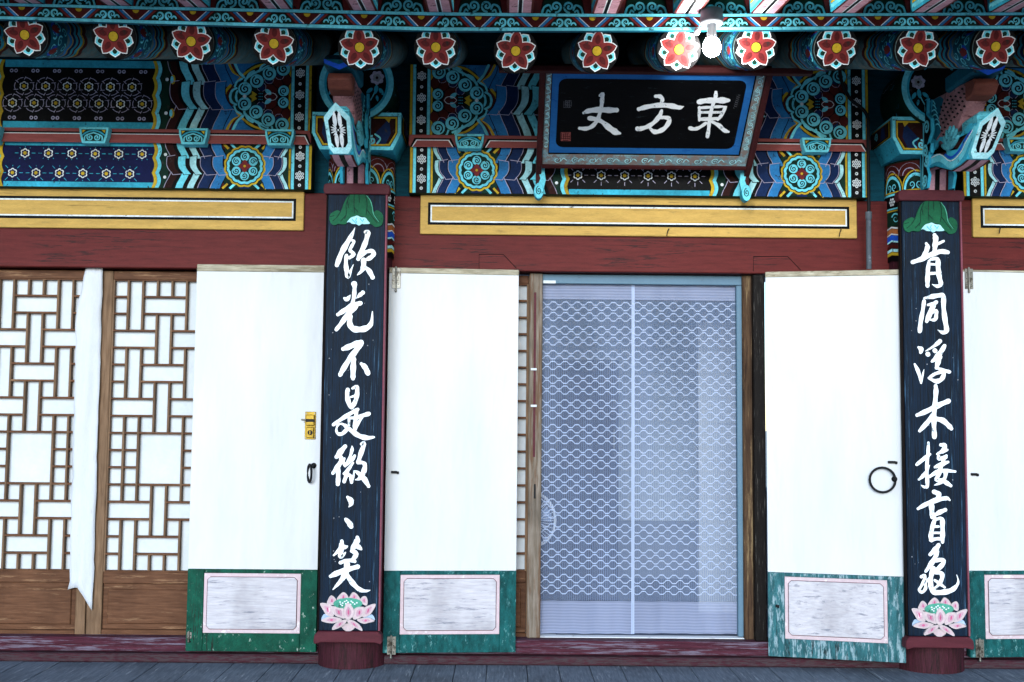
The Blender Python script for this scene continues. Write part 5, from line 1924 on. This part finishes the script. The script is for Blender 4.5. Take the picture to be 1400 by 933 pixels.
def leaf(label, bl, br, tl, tr, Yl, Yr, split, mat, panel, thick=.034, topstrip=8):
    """bl.. photo corners; Yl / Yr depth of the two upright edges (front face)"""
    pL, pR = P(bl[0], bl[1], Yl), P(br[0], br[1], Yr)
    tL, tR = P(tl[0], tl[1], Yl), P(tr[0], tr[1], Yr)
    a = Vector(((pL.x + tL.x) / 2, Yl, 0))
    b = Vector(((pR.x + tR.x) / 2, Yr, 0))
    z0, z1 = (pL.z + pR.z) / 2, (tL.z + tR.z) / 2
    ux = (b - a)
    Wd = ux.length
    ux.normalize()
    nrm = Vector((ux.y, -ux.x, 0))
    if nrm.y > 0:
        nrm = -nrm
    Hd = z1 - z0
    k = Hd / ((bl[1] - tl[1] + br[1] - tr[1]) / 2)        # metres per photo px on this leaf
    org = Vector((a.x, a.y, z0))
    root = thing('door_leaf', label, 'door', tuple(org), 'white papered door leaves swung open')
    Mx = Matrix.Translation(org) @ Matrix(((ux.x, -nrm.x, 0, 0), (ux.y, -nrm.y, 0, 0), (0, 0, 1, 0), (0, 0, 0, 1)))
    # local: x along the leaf, y into the hall (front face at 0), z up
    ph = Hd - (split - (tl[1] + tr[1]) / 2) * k            # height of the green lower part
    bx = lambda m, x0, x1, y0, y1, zz0, zz1, mt, bev=.002: m.box(x0, x1, y0, y1, zz0, zz1, mt, bev, Mx)
    sw = .078 if Wd > .6 else .07
    m = MB()
    bx(m, 0, Wd, .004, thick, 0, Hd - topstrip * k * .2, mat)
    m.build('core', root)
    m = MB()
    bx(m, 0, Wd, -.002, .003, ph + .001, Hd - topstrip * k, M_CREASE, .001)
    m.build('paper', root)
    m = MB()
    bx(m, -.001, Wd + .001, -.001, thick - .002, Hd - topstrip * k + .001, Hd, M_TOPW, .003)
    m.build('top_rail', root)
    for x0, x1 in ((0.0, sw), (Wd - sw, Wd)):
        m = MB()
        bx(m, x0, x1, -.004, .0035, 0, ph, mat)
        m.build('stile', root)
    m = MB()
    bx(m, sw + .001, Wd - sw - .001, -.003, .0035, 0, .085, mat)
    m.build('bottom_rail', root)
    m = MB()
    bx(m, sw + .001, Wd - sw - .001, -.003, .0035, ph - .018, ph, mat)
    m.build('middle_rail', root)
    m = MB()
    bx(m, sw + .001, Wd - sw - .001, -.0005, .0035, .086, ph - .019, M_PANB, .001)
    x0, x1, zz0, zz1, cch = sw + .018, Wd - sw - .018, .105, ph - .036, .014
    pl = [(x0 + cch, zz0), (x1 - cch, zz0), (x1, zz0 + cch), (x1, zz1 - cch), (x1 - cch, zz1), (x0 + cch, zz1), (x0, zz1 - cch), (x0, zz0 + cch)]
    m.prism([Mx @ Vector((u, -.0006, v)) for u, v in pl], nrm * .005, panel, bev=.002)
    m.tube([Mx @ Vector((u, -.003, v)) for u, v in pl], .0018, M_CAP, 5, True)
    m.build('panel', root)
    return root, Mx, Wd, Hd, k, ph


def ring_handle(root, Mx, x, z, r, turn, sx=.03, sz=.02):
    m = MB()
    m.tube([Mx @ Vector((x + sx, y, z + sz)) for y in (.0, -.02)] + [Mx @ Vector((x + sx, -.03, z + sz - .008))], .005, M_IRON, 8)
    m.lathe([(0, .004), (.012, .003), (.014, 0)], Mx @ Vector((x + sx, -.002, z + sz)), Mx.to_3x3() @ Vector((0, -1, 0)), M_IRON, 12)
    m.tube([Mx @ Vector((x + r * math.cos(a) * math.cos(turn), -.022 - r * math.cos(a) * math.sin(turn) * .6, z + r * math.sin(a))) for a in [2 * math.pi * i / 28 for i in range(28)]], .0058, M_IRON, 8, True)
    return m.build('ring_handle', root)


def hinge(root, Mx, x, z, h=.085, w_=.02, mat=None):
    m = MB()
    mat = mat or M_STEEL
    m.box(x, x + w_, -.006, -.0035, z - h / 2, z + h / 2, mat, .001, Mx)
    m.box(x - w_ * .9, x - .002, -.006, -.0035, z - h / 2, z + h / 2, mat, .001, Mx)
    m.cyl(Mx @ Vector((x - .001, -.009, z - h / 2 - .006)), Mx @ Vector((x - .001, -.009, z + h / 2 + .006)), .005, .005, mat, 10)
    m.ball(Mx @ Vector((x - .001, -.009, z - h / 2 - .012)), .006, mat, (1, 1, 1.4), 8, 6)
    for dz in (-.03, 0, .03):
        for dx in (w_ * .55, -w_ * .5):
            m.cyl(Mx @ Vector((x + dx, -.005, z + dz)), Mx @ Vector((x + dx, -.0075, z + dz)), .003, .002, M_IRON, 7)
    return m.build('hinge', root)


def stub(root, Mx, x, z, L_=.03, name='latch_stub'):
    m = MB()
    m.box(x - L_ / 2, x + L_ / 2, -.014, .0, z - .006, z + .006, M_IRON, .002, Mx)
    m.box(x + L_ / 2 - .003, x + L_ / 2 + .008, -.012, .0, z - .009, z + .004, M_IRON, .002, Mx)
    return m.build(name, root)


# leaf beside the lattice doors
root, Mx, Wd, Hd, k, ph = leaf('white papered door leaf with brass padlock and chipped green foot, left of the left board', (253, 889), (432, 893), (270.5, 361), (443, 363.5), -.062, -.062, 781, M_GREEN, M_PANEL, topstrip=10)
zpx = lambda py: Hd - (py - 362.5) * k
ring_handle(root, Mx, Wd - .045, zpx(650), .042, rad(72), .016, .036)
m = MB()
lx = Wd - .048
m.box(lx - .028, lx + .025, -.006, -.002, zpx(604), zpx(566), M_BRASS, .002, Mx)
m.box(lx - .022, lx + .019, -.018, -.006, zpx(585), zpx(570), M_BRASS, .003, Mx)
m.box(lx - .020, lx + .018, -.016, -.006, zpx(602), zpx(587), M_BRASS, .003, Mx)
m.cyl(Mx @ Vector((lx, -.016, zpx(594.5))), Mx @ Vector((lx, -.021, zpx(594.5))), .012, .012, M_IRON, 16)
m.box(lx - .002, lx + .002, -.023, -.021, zpx(597), zpx(592), M_BRASS, 0, Mx)
m.box(lx - .022, lx + .02, -.0195, -.018, zpx(580), zpx(576), M_IRON, 0, Mx)
for dx, dz in ((-.022, 568.5), (.019, 568.5), (-.022, 602), (.019, 602), (-.03, 580)):
    m.cyl(Mx @ Vector((lx + dx, -.005, zpx(dz))), Mx @ Vector((lx + dx, -.009, zpx(dz))), .004, .003, M_STEEL, 8)
m.tube([Mx @ Vector((lx - .02, -.01, zpx(577))), Mx @ Vector((lx - .045, -.008, zpx(577)))], .004, M_STEEL, 7)
m.build('lock', root)
hinge(root, Mx, .016, zpx(870), .03, .012)

# leaf right of the left column
root, Mx, Wd, Hd, k, ph = leaf('white papered door leaf with faded teal foot, between the left board and the lattice strip', (523, 895), (704, 890), (532.5, 366), (710, 369), -.085, -.045, 783, M_GREEN2, M_PANEL, thick=.03)
zpx = lambda py: Hd - (py - 367) * k
hinge(root, Mx, .034, zpx(382), .10, .022)
hinge(root, Mx, .04, zpx(882), .085, .022)
stub(root, Mx, .04, zpx(649))
# leaf right of the doorway
root, Mx, Wd, Hd, k, ph = leaf('white papered door leaf with black ring handle and bare peeling foot, right of the curtain', (1052, 896), (1240, 908), (1045, 372), (1228.5, 368.5), -.055, -.185, 788, M_GREEN3, M_PANEL)
zpx = lambda py: Hd - (py - 370) * k
ring_handle(root, Mx, Wd - .095, zpx(658), .058, 0.0, .056, .004)
stub(root, Mx, Wd - .05, zpx(634), .035, 'staple')
stub(root, Mx, .04, zpx(833), .01, 'nail_head')
# far right leaf
root, Mx, Wd, Hd, k, ph = leaf('white papered door leaf cut by the right edge of the view', (1325, 900), (1507, 897), (1317, 370), (1497, 371), -.075, -.03, 783, M_GREEN2, M_PANEL, topstrip=3)
zpx = lambda py: Hd - (py - 370) * k
hinge(root, Mx, .03, zpx(383), .10, .022)
hinge(root, Mx, .045, zpx(886), .085, .022)
stub(root, Mx, .035, zpx(652))

# ------------------------------------------------------------------ curtained screen door
M_ALU = paint('blue_grey_aluminium', '#587284', 0.4, 0.08, 0.05, '#4f6472', bmp=0.0)
M_SILLW = paint('white_sill_strip', '#d9dce0', 0.6, 0.08, 0.1, '#a9a9ad', bmp=0.05)
YS = .075
uc, vc = 875, 620
root = thing('screen_door', 'blue grey aluminium screen frame round the lace curtain', 'screen door', (xof(875, YS), YS, zs), None)
c = plane_canvas(MB(), uc, vc, YS)
X = lambda u: c.fn(u, 0)[0]
Zz = lambda v: c.fn(0, v)[2]
m = MB()
m.box(X(739), X(1016), YS - .02, YS + .02, Zz(387), ZL - .005, M_ALU, .003)
m.build('head_rail', root)
m = MB()
m.box(X(1007), X(1016), YS - .02, YS + .02, Zz(866), Zz(387.5), M_ALU, .003)
m.build('side_rail', root)
m = MB()
m.box(X(736), X(1020), YS - .035, YS + .025, zs + .001, Zz(867), M_SILLW, .003)
m.build('sill_strip', root)
m = MB()
m.box(X(741), X(758), YS - .0215, YS - .0205, Zz(387), Zz(383), M_PAPER)
m.build('white_tag', root)


def cloth_mat(name, colr, dens, stripe=True):
    mm, t, n, b = nmat(name)
    n.remove(b)
    out = n['Material Output']
    df = n.new('ShaderNodeBsdfDiffuse')
    df.inputs[0].default_value = lin(colr)
    tr_ = n.new('ShaderNodeBsdfTranslucent')
    tr_.inputs[0].default_value = lin(colr)
    ad = n.new('ShaderNodeMixShader')
    ad.inputs[0].default_value = .35
    t.links.new(df.outputs[0], ad.inputs[1])
    t.links.new(tr_.outputs[0], ad.inputs[2])
    tp = n.new('ShaderNodeBsdfTransparent')
    mx = n.new('ShaderNodeMixShader')
    tc = n.new('ShaderNodeTexCoord')
    wv = n.new('ShaderNodeTexWave')
    wv.wave_type = 'BANDS'
    wv.bands_direction = 'X' if stripe else 'Z'
    wv.inputs['Scale'].default_value = 34 if stripe else 22
    wv.inputs['Distortion'].default_value = .6
    wv.inputs['Detail'].default_value = 2
    t.links.new(tc.outputs['Object'], wv.inputs['Vector'])
    fac = rng(t, wv.outputs['Fac'], 0, 1, dens - .10, dens + .10)
    lf = noise(t, 2.2, 3, (2.5, 1, .5), .5, 2)
    f2 = rng(t, lf, .3, .7, -.07, .07)
    sm_ = n.new('ShaderNodeMath')
    t.links.new(fac, sm_.inputs[0])
    t.links.new(f2, sm_.inputs[1])
    t.links.new(sm_.outputs[0], mx.inputs[0])
    t.links.new(tp.outputs[0], mx.inputs[1])
    t.links.new(ad.outputs[0], mx.inputs[2])
    t.links.new(mx.outputs[0], out.inputs[0])
    return mm


M_LACE = cloth_mat('sheer_lace_cloth', '#98a7c6', .39)
M_LACEB = cloth_mat('dense_lace_band', '#a9b1ce', .68, False)
M_LACEW = cloth_mat('lace_thread', '#bcc8e2', .86)


def curtain(label, x0, x1, yk):
    root = thing('lace_curtain', label, 'curtain', (X((x0 + x1) / 2), yk, Zz(866)), 'lace curtain panels')
    c = plane_canvas(MB(), uc, vc, yk)
    fold = lambda u: .004 * math.sin(u * .21) + .003 * math.sin(u * .083 + 1)

    def pt(u, v, off=0.0):
        p = c.fn(u, v)
        return Vector((p[0], yk + fold(u) * (0.3 + (v - 387) / 600) + off, p[2]))
    m = MB()
    N = int((x1 - x0) / 3)
    us = [x0 + (x1 - x0) * i / N for i in range(N + 1)]
    vs_ = [409 + (820 - 409) * i / 24 for i in range(25)]
    m.grid([[pt(u, v) for u in us] for v in vs_], M_LACE, True)
    m.build('sheer_cloth', root)
    m = MB()
    m.grid([[pt(u, v) for u in us] for v in (386, 397, 408.5)], M_LACEB, True)
    m.build('plain_band', root)
    m = MB()
    m.grid([[pt(u, v) for u in us] for v in (820.5, 832, 845, 858, 864 if x0 < 800 else 863)], M_LACEB, True)
    m.build('plain_band', root)
    m = MB()
    per = 16.6
    US_ = [x0 + (x1 - x0) * i / (N * 2) for i in range(N * 2 + 1)]
    g = 0
    v = 414.0
    while v < 815:
        for q in range(4):
            vv = v + q * 7.4
            sgn = 1 if q % 2 == 0 else -1
            f = lambda u: vv + sgn * 2.5 * max(-.75, min(.9, 1.35 * math.cos(2 * math.pi * u / per)))
            m.grid([[pt(u, f(u) - .75, -.0015 - q * .0001) for u in US_], [pt(u, f(u) + .75, -.0015 - q * .0001) for u in US_]], M_LACEW, False)
        v += 33.9
        g += 1
    m.build('lace_pattern', root)
    m = MB()
    e = x1 if x0 < 800 else x0
    m.grid([[pt(e + d, v_, -.002) for d in (-1.4, 0, 1.4)] for v_ in (386, 500, 620, 740, 864)], M_LACEW, True)
    m.build('hem', root)
    return root


curtain('left panel of the sheer lace curtain, darker room behind it', 739, 864.5, YS + .012)
curtain('right panel of the sheer lace curtain, beside the aluminium frame', 866, 1008, YS + .016)

# things in the room behind the curtain
M_CAB = paint('dark_cabinet_paint', '#20253f', 0.5, 0.1, bmp=0)
m_x = lambda px, Y: xof(px, Y, 600)
YC = 1.5
root = thing('cabinet', 'dark cabinet dimly seen through the left lace panel', 'cabinet', (m_x(780, YC), YC, .05))
m = MB()
m.box(m_x(690, YC), m_x(846, YC), YC, YC + .5, .052, zof(800, 492, YC), M_CAB, .01)
m.build('body', root)
for a, b in ((692, 766), (768, 844)):
    m = MB()
    m.box(m_x(a, YC) + .004, m_x(b, YC) - .004, YC - .015, YC - .001, .10, zof(800, 500, YC), M_CAB, .006)
    d_ = m.build('cabinet_door', root)
    m = MB()
    m.tube([(m_x(b - 5, YC), YC - .03, 1.0), (m_x(b - 5, YC), YC - .03, 1.12)], .006, M_STEEL, 8)
    m.build('handle', d_)
M_WD = paint('white_inner_door_paint', '#cfd4da', 0.6, 0.05, bmp=0)
YD = 1.15
root = thing('inner_door', 'pale panelled inner door dimly seen at the right of the curtain', 'door', (m_x(985, YD), YD, .05))
m = MB()
m.box(m_x(955, YD), m_x(1040, YD), YD, YD + .04, .052, zof(985, 440, YD), M_WD, .004)
m.build('slab', root)
for a, b in ((478, 580), (598, 702), (720, 800)):
    m = MB()
    m.box(m_x(980, YD), m_x(1015, YD), YD - .008, YD - .001, zof(990, b, YD), zof(990, a, YD), M_WD, .004)
    m.build('raised_panel', root)

# electric fan just inside, half behind the post
YF = .30
fc = P(727, 711, YF)
fr = 32 * (D + YF) / F
M_FAN = paint('white_plastic', '#dfe2ea', 0.4, 0.05, bmp=0)
root = thing('electric_fan', 'white fan cage half hidden behind the pale weathered post', 'fan', (fc.x, YF, .05))
m = MB()
M3 = lambda x, y, z: fc + Vector((x, y, z))
for rr_, yy in ((1.0, 0), (.97, -.03), (.33, -.05)):
    m.tube([M3(fr * rr_ * math.cos(2 * math.pi * i / 32), yy, fr * rr_ * 1.15 * math.sin(2 * math.pi * i / 32)) for i in range(32)], .004 if rr_ < 1 else .006, M_FAN, 6, True)
for i in range(40):
    a = 2 * math.pi * i / 40
    m.tube([M3(fr * .2 * math.cos(a), -.05, fr * .23 * math.sin(a)), M3(fr * .7 * math.cos(a), -.045, fr * .8 * math.sin(a)), M3(fr * math.cos(a), 0, fr * 1.15 * math.sin(a))], .0018, M_FAN, 5)
m.lathe([(0, .012), (fr * .2, .006), (fr * .22, 0)], M3(0, -.05, 0), (0, -1, 0), M_FAN, 20)
m.build('cage', root)
m = MB()
for i in range(3):
    a = 2 * math.pi * i / 3
    m.grid([[M3(fr * r_ * math.cos(a + d), .01 - .03 * d, fr * r_ * math.sin(a + d)) for r_ in (.15, .5, .85)] for d in (-.1, .3, .75)], paint('pale_blue_plastic', '#8fa3c8', .4, .05, bmp=0), True)
m.build('blades', root)
m = MB()
m.cyl(M3(0, .03, -.02), (fc.x, YF + .03, .08), .012, .014, M_FAN, 14)
m.lathe([(.14, 0), (.13, .025), (.03, .035), (0, .04)], (fc.x, YF + .03, .052), (0, 0, 1), M_FAN, 24)
m.cyl(M3(0, .0, 0), M3(0, .10, 0), .035, .03, M_FAN, 16)
m.build('stand', root)

# ------------------------------------------------------------------ bulb, wiring, nails
YB = YE - .05
root = thing('light_bulb', 'lit bare white bulb in a dark holder below the eave board', 'lamp', tuple(P(972.5, 66, YB)))
m = MB()
kk = (D + YB) / F
b0 = P(973, 34, YB)
M_SOCK = paint('dark_bakelite', '#63666c', 0.4, 0.2)
m.lathe([(0, .062), (12 * kk, .062), (15.5 * kk, .056), (16.3 * kk, .010), (15 * kk, 0), (0, 0)], b0, (0, 0, 1), M_SOCK, 28)
m.box(b0.x - .02, b0.x + .02, YB, YE + .004, b0.z + .02, b0.z + .05, M_SOCK, .003)
m.build('holder', root)
m = MB()
M_NECK = paint('white_ceramic', '#8f9296', 0.3, 0.05, bmp=0)
m.lathe([(6.3 * kk, .0), (6.6 * kk, -.02), (7.2 * kk, -.05), (9 * kk, -.062)], b0, (0, 0, 1), M_NECK, 20)
m.build('neck', root)
m = MB()
M_BULB, t, n, b = nmat('lit_bulb_glass')
n.remove(b)
em = n.new('ShaderNodeEmission')
em.inputs[0].default_value = (1.0, .98, .93, 1)
em.inputs[1].default_value = 190.0
t.links.new(em.outputs[0], n['Material Output'].inputs[0])
bc = P(972.5, 65, YB)
m.lathe([(r_ * 12.5 * kk, bc.z - b0.z + h * 13.5 * kk) for r_, h in ((.45, 1.15), (.62, .95), (.86, .6), (.99, .2), (1.0, -.1), (.93, -.42), (.74, -.72), (.45, -.92), (.0, -1.0))], b0, (0, 0, 1), M_BULB, 24)
m.build('globe', root)
m = MB()
p0 = P(953, 43, YE - .02)
m.lathe([(0, .014), (.009, .012), (.013, .003), (.013, -.008), (.007, -.016), (0, -.018)], p0, (0, -1, .2), M_NECK, 14)
m.cyl(p0 + Vector((0, 0, .01)), (p0.x, YE + .002, p0.z + .02), .004, .004, M_NECK, 8)
tag(m.build('insulator'), 'small white porcelain insulator left of the bulb', 'insulator')
m = MB()
pts = [P(953, 43, YE - .03), P(960, 30, YE - .03), P(968, 24, YB)]
m.tube(catmull([tuple(p) for p in pts], 5), .0022, M_NECK, 6)
tag(m.build('wire'), 'thin pale wire from the insulator to the bulb holder', 'wire')

M_CABLE = paint('black_cable', '#141518', 0.5, 0.2, bmp=0)
M_PIPE = paint('grey_conduit', '#4d545c', 0.5, 0.2, 0.1, '#7d848c', bmp=0)
root = thing('cable_conduit', 'black cable and grey conduit running down the wall left of the right column', 'conduit', tuple(P(1187, 366, -.13)))
m = MB()
yq = -.135
pts = [P(1148, 88, -.30), P(1149, 104, -.18), P(1153, 118, yq), P(1163, 136, yq), P(1178, 148, yq), P(1186, 160, yq), P(1187, 178, yq), P(1187, 210, yq), P(1188, 300, yq)]
m.tube(catmull([tuple(p) for p in pts], 5), .0085, M_CABLE, 10)
m.build('cable', root)
m = MB()
m.cyl(P(1187.5, 296, yq), P(1188, 368, -.10), .0125, .0125, M_PIPE, 14)
m.cyl(P(1187.5, 300, yq), P(1187.5, 290, yq), .0155, .0155, M_PIPE, 14)
m.build('conduit', root)

for px, py, lab in ((911, 321, 'small bent nail under the ochre panel left of its middle'), (1145, 322, 'small bent nail under the ochre panel near the conduit'), (1362, 318, 'small bent nail under the far right ochre panel')):
    m = MB()
    p0 = P(px, py - 6, -.012)
    m.tube([p0 + Vector((.012, 0, .008)), p0 + Vector((.008, -.035, .0)), p0 + Vector((.0, -.042, -.012)), p0 + Vector((-.004, -.04, -.035))], .0026, M_IRON, 6)
    tag(m.build('nail'), lab, 'nail', 'bent nails under the ochre panels')

for o in bpy.data.objects:
    if '_loc' in o:
        del o['_loc']
